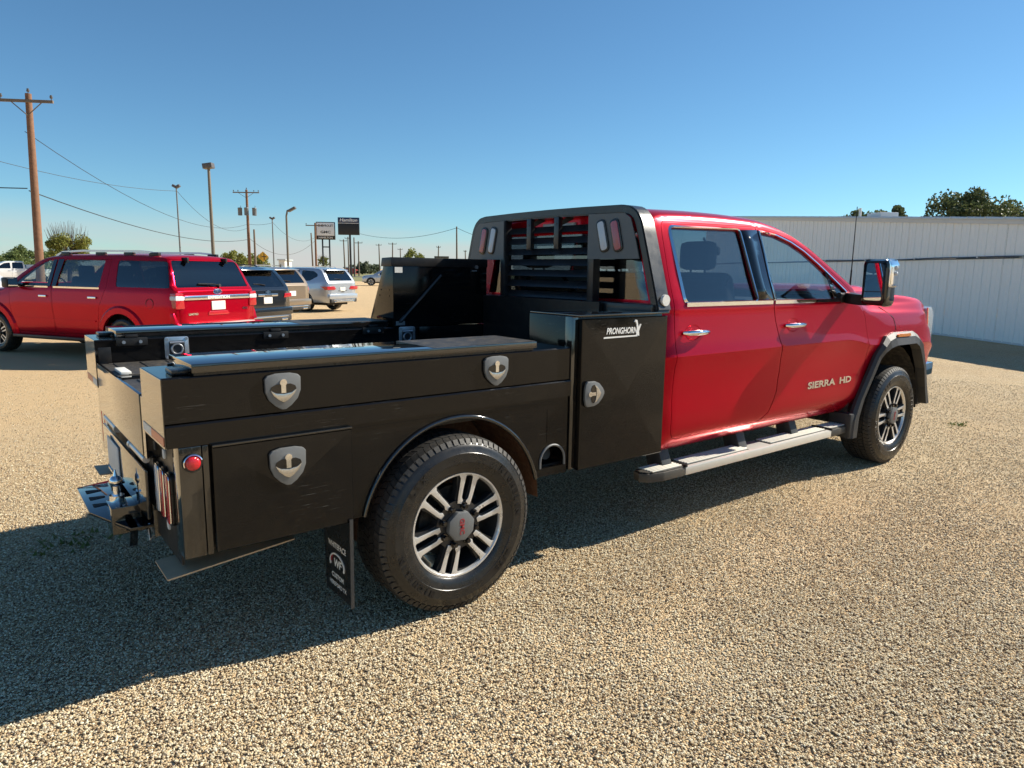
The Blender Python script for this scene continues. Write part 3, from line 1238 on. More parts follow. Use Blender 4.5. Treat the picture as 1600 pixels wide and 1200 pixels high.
    for (x0, x1, zt, r_) in ((WB, WB, .4, .60),):
        for i in range(14):
            a, c_ = math.pi * (i / 14), math.pi * ((i + 1) / 14)
            b.quad((WB + .64 * math.cos(a), s * .93, .40 + .62 * math.sin(a)), (WB + .64 * math.cos(c_), s * .93, .40 + .62 * math.sin(c_)),
                   (WB + .64 * math.cos(c_), s * .45, .40 + .62 * math.sin(c_)), (WB + .64 * math.cos(a), s * .45, .40 + .62 * math.sin(a)))
    b.quad((3.7, s * .45, .35), (5.05, s * .45, .35), (5.05, s * .45, 1.05), (3.7, s * .45, 1.05))
    b.build('wheel_liner', 'under_dark', truck, 40)
    # mirror
    mx, my, mz = 3.47, s * 1.03, 1.385
    mr = MB()
    mr.tube([(3.60, s * .90, 1.415), (3.53, s * 1.0, 1.405), (3.49, s * 1.08, 1.40), (3.475, s * 1.15, 1.40)], 0, rect=(.085, .075), up=(0, 0, 1))
    mr.box(3.46, 3.70, min(s * .89, s * .945), max(s * .89, s * .945), 1.365, 1.45, .02)
    bmesh.ops.bevel(mr.bm, geom=list(mr.bm.edges), offset=.008, segments=2, affect='EDGES')
    mir = mr.build('side_mirror', 'black_satin', truck, 40)
    hp = rounded([(s * 1.105, 1.370), (s * 1.275, 1.362), (s * 1.288, 1.40), (s * 1.283, 1.65), (s * 1.270, 1.688), (s * 1.115, 1.690), (s * 1.102, 1.66)], .03, 4)
    b = MB()
    b.prism(hp, 3.42, 3.55, 'x', bev=.018)
    b.build('mirror_housing', 'black_gloss', mir, 40)
    b = MB()
    ch = rounded([(s * 1.255, 1.50), (s * 1.297, 1.50), (s * 1.297, 1.655), (s * 1.275, 1.694), (s * 1.255, 1.694)], .012, 3)
    b.prism(ch, 3.435, 3.56, 'x', bev=.01)
    b.build('mirror_cap', 'chrome', mir, 40)
    b = MB()
    gp = rounded([(s * 1.128, 1.405), (s * 1.252, 1.400), (s * 1.250, 1.663), (s * 1.134, 1.666)], .02, 4)
    b.prism(gp, 3.414, 3.4185, 'x')
    b.build('mirror_glass', 'mirror', mir, 30)
    b = MB()
    b.box(3.4125, 3.4185, min(s * 1.128, s * 1.252), max(s * 1.128, s * 1.252), 1.462, 1.468)
    b.build('glass_divider', 'black_satin', mir)
    for zz in (1.595, 1.635):
        b = MB()
        b.ball((3.50, s * 1.303, zz), .015, 10, 8, (1, .6, 1))
        b.build('mirror_lamp', 'lens_white', mir, 60)

# letters on the right and left front doors
for s in (-1, 1):
    fd = [o for o in truck.children if o.name.startswith('front_door') and o.data.vertices[0].co.y * s > 0][0]
    b = MB()
    for (txt, x, w_) in (('SIERRA', 3.27, 1), ('HD', 3.625, 1)):
        rot = RX90 if s < 0 else Matrix.Rotation(math.pi, 4, 'Z') @ RX90
        b.text(txt, .068, T((x if s < 0 else x, s * (abs(sy(3.4, .775)) + .003), .775)) @ rot, depth=.003, sx_=1.85, bold=.0022, space=1.0)
    b.build('lettering', 'chrome', fd, None)

# roof seam ditch strips, antenna, third brake lamp
for s in (-1, 1):
    b = MB()
    b.tube([(x, s * (.94 - (zedge(x) - 1.36) * .33 - .012), zedge(x) + .012) for x in (1.58, 1.8, 2.1, 2.4, 2.65, 2.85, 3.0, 3.2, 3.38, 3.55, 3.69)], .0045, n=6)
    b.build('roof_moulding', 'black_satin', truck)
b = MB()
b.cyl((3.80, -.83, 1.38), (3.795, -.835, 1.62), .009, .006, n=8)
b.cyl((3.795, -.835, 1.60), (3.775, -.845, 2.10), .0045, .003, n=6)
b.build('antenna', 'black_satin', truck)
b = MB()
b.box(1.455, 1.475, -.16, .16, 1.865, 1.895, .006)
b.build('brake_lamp', 'lens_white', truck)
for yy in (-.45, -.25, 0, .25, .45):
    b = MB()
    b.box(2.72, 2.80, yy - .045, yy + .045, 1.985, 2.003, .008)
    b.build('roof_marker_lamp', 'lens_amber', truck) if False else b.bm.free()

# front: grille, bumper
b = MB()
b.box(5.20, 5.315, -.66, .66, .83, 1.27, .03)
gr = b.build('grille', 'chrome', truck, 30)
for i in range(7):
    b = MB()
    b.box(5.312, 5.328, -.60, .60, .87 + i * .055, .89 + i * .055, .004)
    b.build('grille_bar', 'black_gloss', gr)
b = MB()
b.prism(rounded([(5.06, -.955), (5.30, -.93), (5.40, -.70), (5.42, 0), (5.40, .70), (5.30, .93), (5.06, .955), (5.06, .9), (5.2, .6), (5.2, -.6), (5.06, -.9)], .02, 2), .56, .80, 'z', bev=.012)
b.build('front_bumper', 'chrome', truck, 35)
b = MB()
b.prism([(5.04, -.93), (5.28, -.90), (5.38, -.68), (5.38, .68), (5.28, .90), (5.04, .93)], .42, .555, 'z', bev=.015)
b.build('air_dam', 'plastic', truck, 35)

# running gear
b = MB()
for s in (-1, 1):
    b.box(-1.1, 5.1, min(s * .40, s * .48), max(s * .40, s * .48), .60, .78)
for x in (-1.0, -.4, .4, 1.2, 2.4, 3.4):
    b.box(x - .05, x + .05, -.40, .40, .62, .74)
b.build('chassis_frame', 'under_dark', truck)
for x in (0, WB):
    b = MB()
    b.cyl((x, -.80, ZW), (x, .80, ZW), .055, n=16)
    b.ball((x, .05 if x < 1 else .25, ZW), .17, 16, 12, (1, 1, 1))
    b.build('axle', 'rusty' if x < 1 else 'under_dark', truck, 40)
b = MB()
b.cyl((.2, 0, .46), (3.2, 0, .60), .045, n=12)
b.build('drive_shaft', 'under_dark', truck)
b = MB()
b.box(1.0, 2.5, .1, .42, .42, .60, .05)
b.build('fuel_tank', 'under_dark', truck)
b = MB()
b.box(2.7, 4.2, -.35, .35, .45, .85, .06)
b.build('engine', 'under_dark', truck)
for s in (-1, 1):
    b = MB()
    b.tube([(-.62, s * .62, .62), (-.3, s * .62, .52), (0, s * .62, .49), (.3, s * .62, .52), (.66, s * .62, .62)], 0, rect=(.06, .05), up=(0, 0, 1))
    b.build('leaf_spring', 'rusty', truck)
    b = MB()
    b.cyl((.06, s * .55, .50), (.1, s * .55, .80), .035, n=12)
    b.build('shock_absorber', 'rusty', truck)

# interior
b = MB()
b.box(1.55, 3.75, -.80, .80, .62, .66)
b.box(3.7, 3.74, -.80, .80, .62, 1.25)
b.build('cab_floor', 'interior', truck)
b = MB()
b.prism([(3.45, 1.02), (3.42, 1.22), (3.50, 1.33), (3.78, 1.38), (3.80, .7)], -.80, .80, 'y', bev=.02)
b.build('dashboard', 'interior_grey', truck, 40)
b = MB()
b.box(3.39, 3.43, -.16, .14, 1.20, 1.37, .01)
b.build('centre_screen', 'black_gloss', truck, 30)


def seat(x, y, wdt, hz, nm='seat'):
    b = MB()
    b.prism(rounded([(x - .28, .85), (x + .27, .88), (x + .30, 1.02), (x - .22, 1.0)], .05, 3), y - wdt / 2, y + wdt / 2, 'y', bev=.03)
    so = b.build(nm, 'interior', truck, 50)
    b = MB()
    b.prism(rounded([(x - .22, .95), (x - .10, .98), (x - .24, 1.52), (x - .28, 1.58), (x - .36, 1.57), (x - .38, 1.5)], .05, 3), y - wdt / 2 + .02, y + wdt / 2 - .02, 'y', bev=.04)
    b.build('backrest', 'interior_grey', so, 50)
    for hy in ([y] if wdt < .8 else [y - wdt * .3, y + wdt * .3]):
        b = MB()
        b.box(x - .40, x - .28, hy - .13, hy + .13, 1.60, hz, .045)
        b.cyl((x - .33, hy - .06, 1.5), (x - .34, hy - .06, 1.66), .008, n=6)
        b.cyl((x - .33, hy + .06, 1.5), (x - .34, hy + .06, 1.66), .008, n=6)
        b.build('headrest', 'interior_grey', so, 50)


seat(2.75, -.42, .54, 1.80)
seat(2.75, .42, .54, 1.80)
seat(1.98, 0, 1.40, 1.74, 'rear_bench')
b = MB()
b.lathe([(.185 + .014 * math.cos(t), .014 * math.sin(t)) for t in [i * math.pi / 4 for i in range(8)]], (0, 0, 0), 'x', 32, True)
b.cyl((-.02, 0, 0), (.02, 0, 0), .06, n=16)
for a in (90, 210, 330):
    b.cyl((0, 0, 0), (0, .18 * math.cos(R(a)), .18 * math.sin(R(a))), .012, n=6)
sw = b.build('steering_wheel', 'interior', truck, 40)
sw.location = (3.30, .40, 1.26)
sw.rotation_euler = (0, R(-24), 0)
b = MB()
b.tube([(3.31, .40, 1.25), (3.5, .40, 1.15)], .03, n=8)
b.build('steering_column', 'interior', truck)
b = MB()
b.box(3.05, 3.09, -.12, .12, 1.72, 1.79, .015)
b.cyl((3.07, 0, 1.78), (3.02, 0, 1.86), .01, n=6)
b.build('inside_mirror', 'interior', truck, 30)

# running boards
for s in (-1, 1):
    def ys(a, c_):
        return (min(s * a, s * c_), max(s * a, s * c_))
    b = MB()
    b.box(1.70, 3.46, *ys(.795, .962), .345, .400, .010)
    rb = b.build('running_board', 'board_metal', truck, 30)
    for (x0, x1, tp) in ((1.36, 1.70, -1), (3.46, 3.78, 1)):
        b = MB()
        if tp < 0:
            pl = [(x1, s * .960), (x0 + .14, s * .958), (x0 + .03, s * .93), (x0, s * .88), (x0 + .02, s * .82), (x1, s * .797)]
        else:
            pl = [(x0, s * .960), (x1 - .08, s * .955), (x1, s * .92), (x1, s * .86), (x1 - .05, s * .81), (x0, s * .797)]
        b.prism(pl, .343, .399, 'z', bev=.010)
        b.build('end_cap', 'step_end', rb, 35)
        b = MB()
        b.prism(offs(pl, .010), .399, .406, 'z', bev=.003)
        b.build('end_pad', 'step_end', rb, 30)
        for i in range(6):
            b = MB()
            b.box(x0 + (.06 if tp < 0 else .012), x1 - (.012 if tp < 0 else .07), *ys(.822 + i * .0205, .835 + i * .0205), .4055, .412, .002)
            b.build('tread_rib', 'board_pad', rb, 30)
    for (x0, x1) in ((1.74, 2.40), (2.66, 3.42)):
        b = MB()
        b.box(x0, x1, *ys(.81, .938), .400, .404, .002)
        b.build('step_pad', 'step_end', rb, 30)
        for i in range(6):
            b = MB()
            b.box(x0 + .01, x1 - .01, *ys(.815 + i * .0205, .8285 + i * .0205), .4035, .411, .002)
            b.build('tread_rib', 'board_pad', rb, 30)
    for x0 in (1.70, 3.455):
        b = MB()
        b.box(x0 - .006, x0 + .012, *ys(.80, .964), .398, .413, .002)
        b.build('pad_divider', 'black_satin', rb)
    for x in (1.62, 2.42, 3.08):
        b = MB()
        b.prism([(s * .70, .60), (s * .80, .60), (s * .90, .36), (s * .84, .348), (s * .76, .38)], x - .045, x + .045, 'x', bev=.006)
        b.build('bracket', 'plastic', rb, 30)

# ================================================================ service bed (parts of the truck)
W = .958
XR, XF = -1.199, .723


def yy2(s, a, c_):
    return (min(s * a, s * c_), max(s * a, s * c_))


def latch(parent, x, z, y, s, h=.142, wdt=.14, turn=0.0):
    """shield shaped paddle latch on a side panel; s=-1 right side"""
    sh = [(-.5, .36), (-.42, .44), (-.2, .49), (.2, .49), (.42, .44), (.5, .36), (.49, 0), (.40, -.22), (.22, -.40), (.06, -.5), (-.06, -.5), (-.22, -.40), (-.40, -.22), (-.49, 0)]
    op = [(-.36, .06), (-.33, .14), (-.2, .20), (.2, .20), (.33, .14), (.36, .06), (.28, -.10), (.12, -.24), (0, -.30), (-.12, -.24), (-.28, -.10)]
    pd = [(-.36, .05), (-.22, -.04), (0, -.07), (.22, -.04), (.36, .05), (.28, -.10), (.12, -.24), (0, -.30), (-.12, -.24), (-.28, -.10)]
    M = T((x, y, z)) @ Matrix.Rotation(turn, 4, 'Y')
    sc = lambda pl, k=1.0: [(u * wdt * k, v * h * k) for u, v in pl]
    b = MB()
    b.prism(sc(sh), s * .002, s * .016, 'y', bev=.004, mtx=M)
    la = b.build('latch', 'latch_grey', parent, 35)
    b = MB()
    b.prism(sc(op), s * .0150, s * .0175, 'y', mtx=M)
    b.build('latch_recess', 'black_gloss', la, 30)
    b = MB()
    q0, q1 = sc(pd), sc(pd)
    b.prism(q0, s * .0165, s * .021, 'y', bev=.001, mtx=M)
    b.build('latch_paddle', 'steel_bright', la, 30)
    b = MB()
    b.cyl(M @ Vector((0, s * .014, .24 * h)), M @ Vector((0, s * .021, .24 * h)), .0135, n=16)
    b.box(-.009, .009, *sorted((s * .016, s * .020)), -.04 * h, .22 * h, mtx=M)
    b.build('latch_lock', 'chrome', la, 30)
    return la


def crossbreak(parent, name, x0, x1, z0, z1, y, s, mat, h=.006, th=.02):
    b = MB()
    c0 = [(x0, z0), (x1, z0), (x1, z1), (x0, z1)]
    e = .004
    fr = [(x0 + e, z0 + e), (x1 - e, z0 + e), (x1 - e, z1 - e), (x0 + e, z1 - e)]
    back = [(u, y - s * th, v) for u, v in c0]
    edge = [(u, y - s * e, v) for u, v in c0]
    front = [(u, y, v) for u, v in fr]
    ctr = ((x0 + x1) / 2, y + s * h, (z0 + z1) / 2)
    for i in range(4):
        j = (i + 1) % 4
        b.quad(back[i], back[j], edge[j], edge[i])
        b.quad(edge[i], edge[j], front[j], front[i])
        b.poly([front[i], front[j], ctr])
    b.poly(back)
    return b.build(name, mat, parent, None)


def dring(parent, x, z, y, s):
    """recessed tie-down plate on an inner box face; s = direction it faces"""
    b = MB()
    b.prism(rounded([(x - .062, z - .062), (x + .062, z - .062), (x + .062, z + .062), (x - .062, z + .062)], .015, 3), y, y + s * .006, 'y', bev=.002)
    d = b.build('tie_down', 'zinc', parent, 30)
    b = MB()
    b.prism(rounded([(x - .040, z - .040), (x + .040, z - .040), (x + .040, z + .040), (x - .040, z + .040)], .012, 3), y + s * .0055, y + s * .0075, 'y')
    b.build('tie_down_recess', 'alloy_dark', d, 30)
    b = MB()
    b.tube([(x + .028 * math.cos(a), y + s * .011, z - .006 + .028 * math.sin(a)) for a in [i * math.pi / 8 for i in range(16)]], .0055, n=6, closed=True)
    b.tube([(x - .036, y + s * .010, z + .030), (x + .036, y + s * .010, z + .030)], .007, n=6)
    b.build('ring', 'zinc', d, 50)
    for (u, v) in ((-.05, -.05), (.05, -.05), (-.05, .05), (.05, .05)):
        b = MB()
        b.cyl((x + u, y + s * .004, z + v), (x + u, y + s * .010, z + v), .008, n=8)
        b.build('bolt', 'zinc', d, 40)


P('grip', (0.03, 0.029, 0.027), 0.45, bump=0.25, bscale=260, dust=0.3, vscale=6)
# deck
b = MB()
b.box(XR + .012, 1.30, -.594, .594, 1.045, 1.07)
for i in range(19):
    x = -1.13 + i * .125
    b.box(x, x + .07, -.56, -.08, 1.0695, 1.0745, .002)
    b.box(x, x + .07, .08, .56, 1.0695, 1.0745, .002)
deck = b.build('bed_deck', 'deck_steel', truck, 30)
b = MB()
b.box(-.30, .22, -.07, .07, 1.0702, 1.073)
b.build('hitch_hatch', 'black_satin', deck)
b = MB()
b.box(-1.165, -1.12, .10, .28, 1.0705, 1.086, .004)
b.build('strap_anchor', 'sticker', deck)
b = MB()
b.box(-1.19, -.7, -.05, .05, 1.0703, 1.0725)
b.build('deck_channel', 'black_gloss', deck)
for s in (-1, 1):
    b = MB()
    b.box(XR + .05, 1.28, *yy2(s, .38, .50), .78, 1.04)
    b.build('bed_rail', 'black_satin', deck)

for s in (-1, 1):
    # upper side box: inset upper band, ledge, lower band
    b = MB()
    b.prism([(s * (W - .014), 1.030), (s * (W - .014), 1.188), (s * (W - .018), 1.194), (s * .602, 1.194), (s * .596, 1.188), (s * .596, 1.03)], XR, XF, 'x')
    b.prism([(s * W, .944), (s * W, 1.020), (s * (W - .004), 1.0255), (s * .60, 1.0255), (s * .60, .944)], XR + .0015, XF - .002, 'x')
    box = b.build('side_box', 'black_sheet', truck, 30)
    # end plate
    b = MB()
    b.prism([(s * .600, .944), (s * W, .944), (s * (W - .002), 1.192), (s * .600, 1.192)], XR - .004, XR - .0005, 'x')
    b.build('end_plate', 'black_paint', box)
    b = MB()
    b.prism([(s * .60, .952), (s * .745, .952), (s * .745, .985), (s * .60, .985)], XR - .0058, XR - .0046, 'x')
    b.build('tape_white', 'sticker', box)
    b = MB()
    b.prism([(s * .747, .952), (s * .95, .952), (s * .95, .985), (s * .747, .985)], XR - .0058, XR - .0046, 'x')
    b.build('tape_orange', 'orange_tape', box)
    # lid
    xe = .49 if s < 0 else .50
    b = MB()
    b.box(-1.10, xe, *yy2(s, .602, .952), 1.205, 1.238, .004)
    lid = b.build('box_lid', 'black_lid', box, 30)
    b = MB()
    b.box(-1.09, xe - .01, *yy2(s, .615, .938), 1.1935, 1.206)
    b.build('lid_seal', 'rubber', lid)
    b = MB()
    b.box(-.1, xe - .004, *yy2(s, .606, .944), 1.2375, 1.2395)
    b.build('grip_strip', 'grip', lid)
    b = MB()
    b.box(-1.155, -1.095, *yy2(s, .80, .90), 1.194, 1.214, .006)
    b.build('lid_bumper', 'rubber', box, 30)
    for x in (-1.03, -.26, .38):
        b = MB()
        b.box(x - .075, x + .075, *yy2(s, .582, .597), 1.158, 1.200, .003)
        b.box(x - .03, x + .03, *yy2(s, .580, .605), 1.200, 1.216, .003)
        hg = b.build('lid_hinge', 'black_satin', box, 30)
        for u in (-.04, .04):
            b = MB()
            b.cyl((x + u, s * .584, 1.178), (x + u, s * .574, 1.178), .009, n=8)
            b.build('hinge_bolt', 'zinc', hg, 40)
    for x in (-.81, .635):
        dring(box, x, 1.133, s * .596, -s)
    b = MB()
    b.box(-1.19, -1.13, *yy2(s, .588, .5965), 1.072, 1.155, .004)
    b.build('stake_plate', 'black_satin', box, 30)
    # latches on upper box
    for x in (-.778, .240):
        latch(box, x, 1.112, s * (W - .014), s)

    # ---- lower skirt with wheel opening
    cx, cz, cr = .028, .425, .487
    arc = []
    a0 = math.asin((.535 - cz) / cr)
    for i in range(33):
        a = math.pi - a0 - (math.pi - 2 * a0) * i / 32
        arc.append((cx + cr * math.cos(a), cz + cr * math.sin(a)))
    poly = [(-1.058, .9435), (-1.058, .535)] + arc + [(.715, .535), (.715, .9435)]
    # split in strips so that the arch polygon stays simple
    b = MB()
    ys_ = yy2(s, W - .028, W - .016)
    top = .9435
    pts = [(-.52, .535)] + arc
    for i in range(len(arc) - 1):
        (u0, v0), (u1, v1) = arc[i], arc[i + 1]
        b.prism([(u0, v0), (u1, v1), (u1, top), (u0, top)], ys_[0], ys_[1], 'y')
    b.prism([(-.52, .535), (arc[0][0], .535), (arc[0][0], top), (-.52, top)], ys_[0], ys_[1], 'y')
    hx0, hx1 = .532, .697
    hr = (hx1 - hx0) / 2
    hc = ((hx0 + hx1) / 2, .612)
    harc = [(hc[0] + hr * math.cos(math.pi - math.pi * i / 16), hc[1] + hr * math.sin(math.pi - math.pi * i / 16)) for i in range(17)]
    b.prism([(arc[-1][0], .535), (hx0, .535), (hx0, top), (arc[-1][0], top)], ys_[0], ys_[1], 'y')
    for i in range(16):
        (u0, v0), (u1, v1) = harc[i], harc[i + 1]
        b.prism([(u0, v0), (u1, v1), (u1, top), (u0, top)], ys_[0], ys_[1], 'y')
    b.prism([(hx0, .535), (hx1, .535), (hx1, .578), (hx0, .578)], ys_[0], ys_[1], 'y')
    b.prism([(hx1, .535), (.715, .535), (.715, top), (hx1, top)], ys_[0], ys_[1], 'y')
    bmesh.ops.remove_doubles(b.bm, verts=b.bm.verts, dist=1e-5)
    inner = [f for f in b.bm.faces if abs(f.normal.x) > .99 and any(len(e.link_faces) > 2 for e in f.edges)]
    bmesh.ops.delete(b.bm, geom=inner, context='FACES_ONLY')
    sk = b.build('bed_skirt', 'black_sheet', truck, 20)
    b = MB()
    b.tube([(u, s * (W - .012), v) for u, v in arc], .011, n=8)
    b.build('arch_rim', 'black_paint', sk, 60)
    b = MB()
    b.tube([(hx0, s * (W - .014), .580)] + [(u, s * (W - .014), v) for u, v in harc] + [(hx1, s * (W - .014), .580)], .0065, n=8)
    fr = b.build('filler_rim', 'latch_grey', sk, 60)
    b = MB()
    b.box(hx0 - .01, hx1 + .01, *yy2(s, W - .19, W - .05), .57, .585)
    b.box(hx0 - .01, hx1 + .01, *yy2(s, W - .19, W - .18), .57, .72)
    b.cyl((hc[0], s * (W - .12), .63), (hc[0], s * (W - .07), .64), .035, n=16)
    b.build('filler_cup', 'black_satin', sk, 30)
    # embossed seam plate ahead of the wheel
    b = MB()
    b.box(-.50, .62, *yy2(s, W - .0165, W - .0145), .885, .925)
    b.box(.575, .62, *yy2(s, W - .0165, W - .0145), .71, .885)
    b.build('skirt_rib', 'black_sheet', sk)
    # inner wheel well
    b = MB()
    for i in range(20):
        a, c_ = math.pi * i / 20, math.pi * (i + 1) / 20
        r_ = .505
        b.quad((cx + r_ * math.cos(a), s * .93, cz + r_ * math.sin(a)), (cx + r_ * math.cos(c_), s * .93, cz + r_ * math.sin(c_)),
               (cx + r_ * math.cos(c_), s * .52, cz + r_ * math.sin(c_)), (cx + r_ * math.cos(a), s * .52, cz + r_ * math.sin(a)))
    b.quad((-.48, s * .52, .40), (.54, s * .52, .40), (.54, s * .52, .95), (-.48, s * .52, .95))
    b.build('wheel_well', 'rusty', sk, 60)
    # rear lower cabinet, post, door
    b = MB()
    b.box(-1.06, -.515, *yy2(s, .52, W - .03), .54, .943)
    cb = b.build('lower_cabinet', 'black_satin', truck)
    dr = crossbreak(cb, 'cabinet_door', -1.052, -.509, .535, .934, s * (W + .020), s, 'black_sheet', .009, .026)
    latch(dr, -.783, .826, s * (W + .024), s, h=.150, wdt=.142)
    b = MB()
    b.box(-1.052, -.509, *yy2(s, W - .008, W + .022), .9345, .9425, .001)
    b.build('drip_rail', 'black_paint', cb, 30)
    b = MB()
    b.box(-1.162, -1.085, *yy2(s, W - .10, W + .003), .528, .943, .003)
    po = b.build('corner_post', 'black_paint', truck, 30)
    b = MB()
    b.box(-1.083, -1.063, *yy2(s, W - .03, W + .008), .53, .943, .002)
    b.build('post_lip', 'black_paint', po, 30)
    b = MB()
    b.cyl((-1.118, s * (W + .002), .885), (-1.118, s * (W + .016), .885), .036, .033, n=28)
    mk = b.build('marker_lamp', 'rubber', po, 40)
    b = MB()
    b.lathe([(.026, s * .014), (.024, s * .020), (.016, s * .0235), (.001, s * .0245)], (-1.118, s * (W + .002), .885), 'y', 24)
    b.build('marker_lens', 'lens_red', mk, 60)
    b = MB()
    b.tube([(-1.118 + .031 * math.cos(a), s * (W + .018), .885 + .031 * math.sin(a)) for a in [R(20 + i * 12) for i in range(16)]], .003, n=5)
    b.build('marker_bezel', 'chrome', mk, 60)
    # rear lamp recess
    b = MB()
    b.box(-1.152, -1.144, *yy2(s, .44, W - .095), .47, .943)
    b.build('lamp_board', 'black_satin', po)
    for yv, m_ in ((.605, 'lens_white'), (.69, 'lens_red'), (.785, 'lens_red')):
        b = MB()
        pl = rounded([(s * (yv - .033), .605), (s * (yv + .033), .605), (s * (yv + .033), .815), (s * (yv - .033), .815)], .032, 6)
        b.prism(pl, -1.166, -1.150, 'x', bev=.004)
        lo_ = b.build('tail_lamp', 'rubber', po, 40)
        b = MB()
        b.prism(offs(pl, .010), -1.176, -1.162, 'x', bev=.003)
        b.build('tail_lens', m_, lo_, 40)
        b = MB()
        b.tube([(-1.171, u, v) for u, v in offs(pl, .007)], .0028, n=5, closed=True)
        b.build('lamp_bezel', 'chrome', lo_, 40)
    for zv in (.862, .575):
        b = MB()
        b.prism(rounded([(s * .66, zv - .018), (s * .70, zv - .018), (s * .70, zv + .018), (s * .66, zv + .018)], .012, 3), -1.157, -1.151, 'x')
        b.build('reflector', 'sticker', po)
    b = MB()
    b.box(-1.165, -1.10, *yy2(s, .425, .445), .45, .943, .003)
    b.build('inner_post', 'black_paint', truck, 30)
    # step plate under the corner
    b = MB()
    b.prism([(-1.216, s * .707), (-1.216, s * .917), (-.70, s * .80), (-.70, s * .60)], .444, .450, 'z')
    b.prism([(s * .62, .45), (s * .66, .45), (s * .66, .54), (s * .62, .54)], -1.1, -.75, 'x')
    b.build('step_plate', 'tan_steel', truck)
    # mud flap
    b = MB()
    b.prism([(s * .70, .55), (s * .985, .55), (s * .978, .16), (s * .72, .16)], -.530, -.522, 'x')
    mf = b.build('mud_flap', 'rubber', truck)
    b = MB()
    RY = Matrix.Rotation(-math.pi / 2, 4, 'Z') @ RX90      # faces -x
    cy = s * .845
    b.text('WHITEFACE', .036, T((-.5312, cy, .385)) @ RY, bold=.001, sx_=.92)
    b.text('CUSTOM', .030, T((-.5312, cy, .245)) @ RY, bold=.001)
    b.text('HEREFORD TX', .026, T((-.5312, cy, .205)) @ RY, bold=.0006)
    b.text('WF', .050, T((-.5312, cy, .305)) @ RY, bold=.002, shear=.2)
    b.tube([(-.5312, cy + .072 * math.cos(a), .305 + .046 * math.sin(a)) for a in [R(-20 + 22 * i) for i in range(11)]], .005, n=4)
    b.build('flap_print', 'white_print', mf, None)
    b = MB()
    b.tube([(-.5316, cy - s * -.0 + .060 * math.cos(a), .312 + .038 * math.sin(a)) for a in [R(-10 + 14 * i) for i in range(9)]], .004, n=4)
    b.build('flap_print', 'red_print', mf, None)
    b = MB()
    b.prism([(s * .983, .55), (s * .990, .55), (s * .983, .155), (s * .976, .155)], -.534, -.519, 'x')
    b.build('flap_edge', 'plastic', mf)

# right tall box
b = MB()
b.box(.735, 1.428, -.944, -.592, .545, 1.352, .004)
tb = b.build('tall_box', 'black_sheet', truck, 30)
cd = crossbreak(tb, 'box_door', .768, 1.432, .540, 1.338, -.982, -1, 'black_sheet', .019, .034)
latch(cd, .850, .948, -.987, -1, h=.142, wdt=.135, turn=R(-90))
b = MB()
b.box(.732, 1.436, -.990, -.60, 1.352, 1.362, .002)
b.build('drip_cap', 'black_paint', tb, 30)
b = MB()
b.box(.722, .764, -.952, -.90, .545, 1.35, .002)
b.build('hinge_post', 'black_paint', tb, 30)
b = MB()
b.text('PRONGHORN', .046, T((1.052, -.9885, 1.268)) @ Matrix.Rotation(R(.5), 4, 'Y') @ RX90, depth=.0005, shear=.22, sx_=.80, bold=.0012)
b.prism([(.915, 1.232), (1.175, 1.234), (1.178, 1.241), (.917, 1.240)], -.9895, -.9800, 'y')
ant = [(1.163, 1.241), (1.190, 1.236), (1.186, 1.262), (1.196, 1.285), (1.203, 1.300), (1.194, 1.298), (1.182, 1.282), (1.176, 1.302), (1.170, 1.322), (1.156, 1.326), (1.147, 1.312), (1.156, 1.316), (1.164, 1.305), (1.170, 1.275), (1.168, 1.255)]
b.prism(ant, -.9895, -.9800, 'y')
b.build('lettering', 'white_print', cd, None)
# matching left outer tall box, lower part, and the raised box with sloping outer wall
b = MB()
b.box(.735, 1.428, .60, .944, .545, 1.19, .004)
b.build('tall_box', 'black_sheet', truck, 30)
b = MB()
b.prism([(.600, 1.195), (.945, 1.195), (.945, 1.215), (.735, 1.588), (.735, 1.645), (.596, 1.648), (.596, 1.195)], .535, 1.30, 'x', bev=.003)
rbx = b.build('raised_box', 'black_sheet', truck, 30)
b = MB()
b.prism([(.592, 1.598), (.742, 1.596), (.726, 1.652), (.594, 1.656)], .522, 1.305, 'x', bev=.003)
b.build('box_cap', 'black_satin', rbx, 30)
b = MB()
b.tube([(.575, .586, 1.225), (.63, .584, 1.275)], .006, n=8)
b.tube([(.60, .583, 1.25), (.90, .580, 1.54)], .0095, n=10)
b.tube([(.58, .584, 1.232), (.615, .583, 1.264)], .014, n=8)
b.build('gas_strut', 'alloy_dark', rbx, 50)
b = MB()
b.box(.552, .62, .5935, .5965, 1.205, 1.232)
b.build('bracket_plate', 'zinc', rbx)
b = MB()
b.box(.548, .605, .5925, .5955, 1.555, 1.592)
b.build('warning_sticker', 'sticker', rbx)
b = MB()
b.cyl((1.205, .597, 1.60), (1.205, .585, 1.60), .013, n=12)
b.box(1.17, 1.205, .585, .596, 1.568, 1.578)
b.build('catch_bolt', 'zinc', rbx, 40)
for (u, v) in ((.655, 1.44), (.655, 1.40), (.77, 1.44), (.79, 1.40)):
    b = MB()
    b.cyl((.536, u, v), (.531, u, v), .005, n=8)
    b.build('rivet', 'black_gloss', rbx, 40)

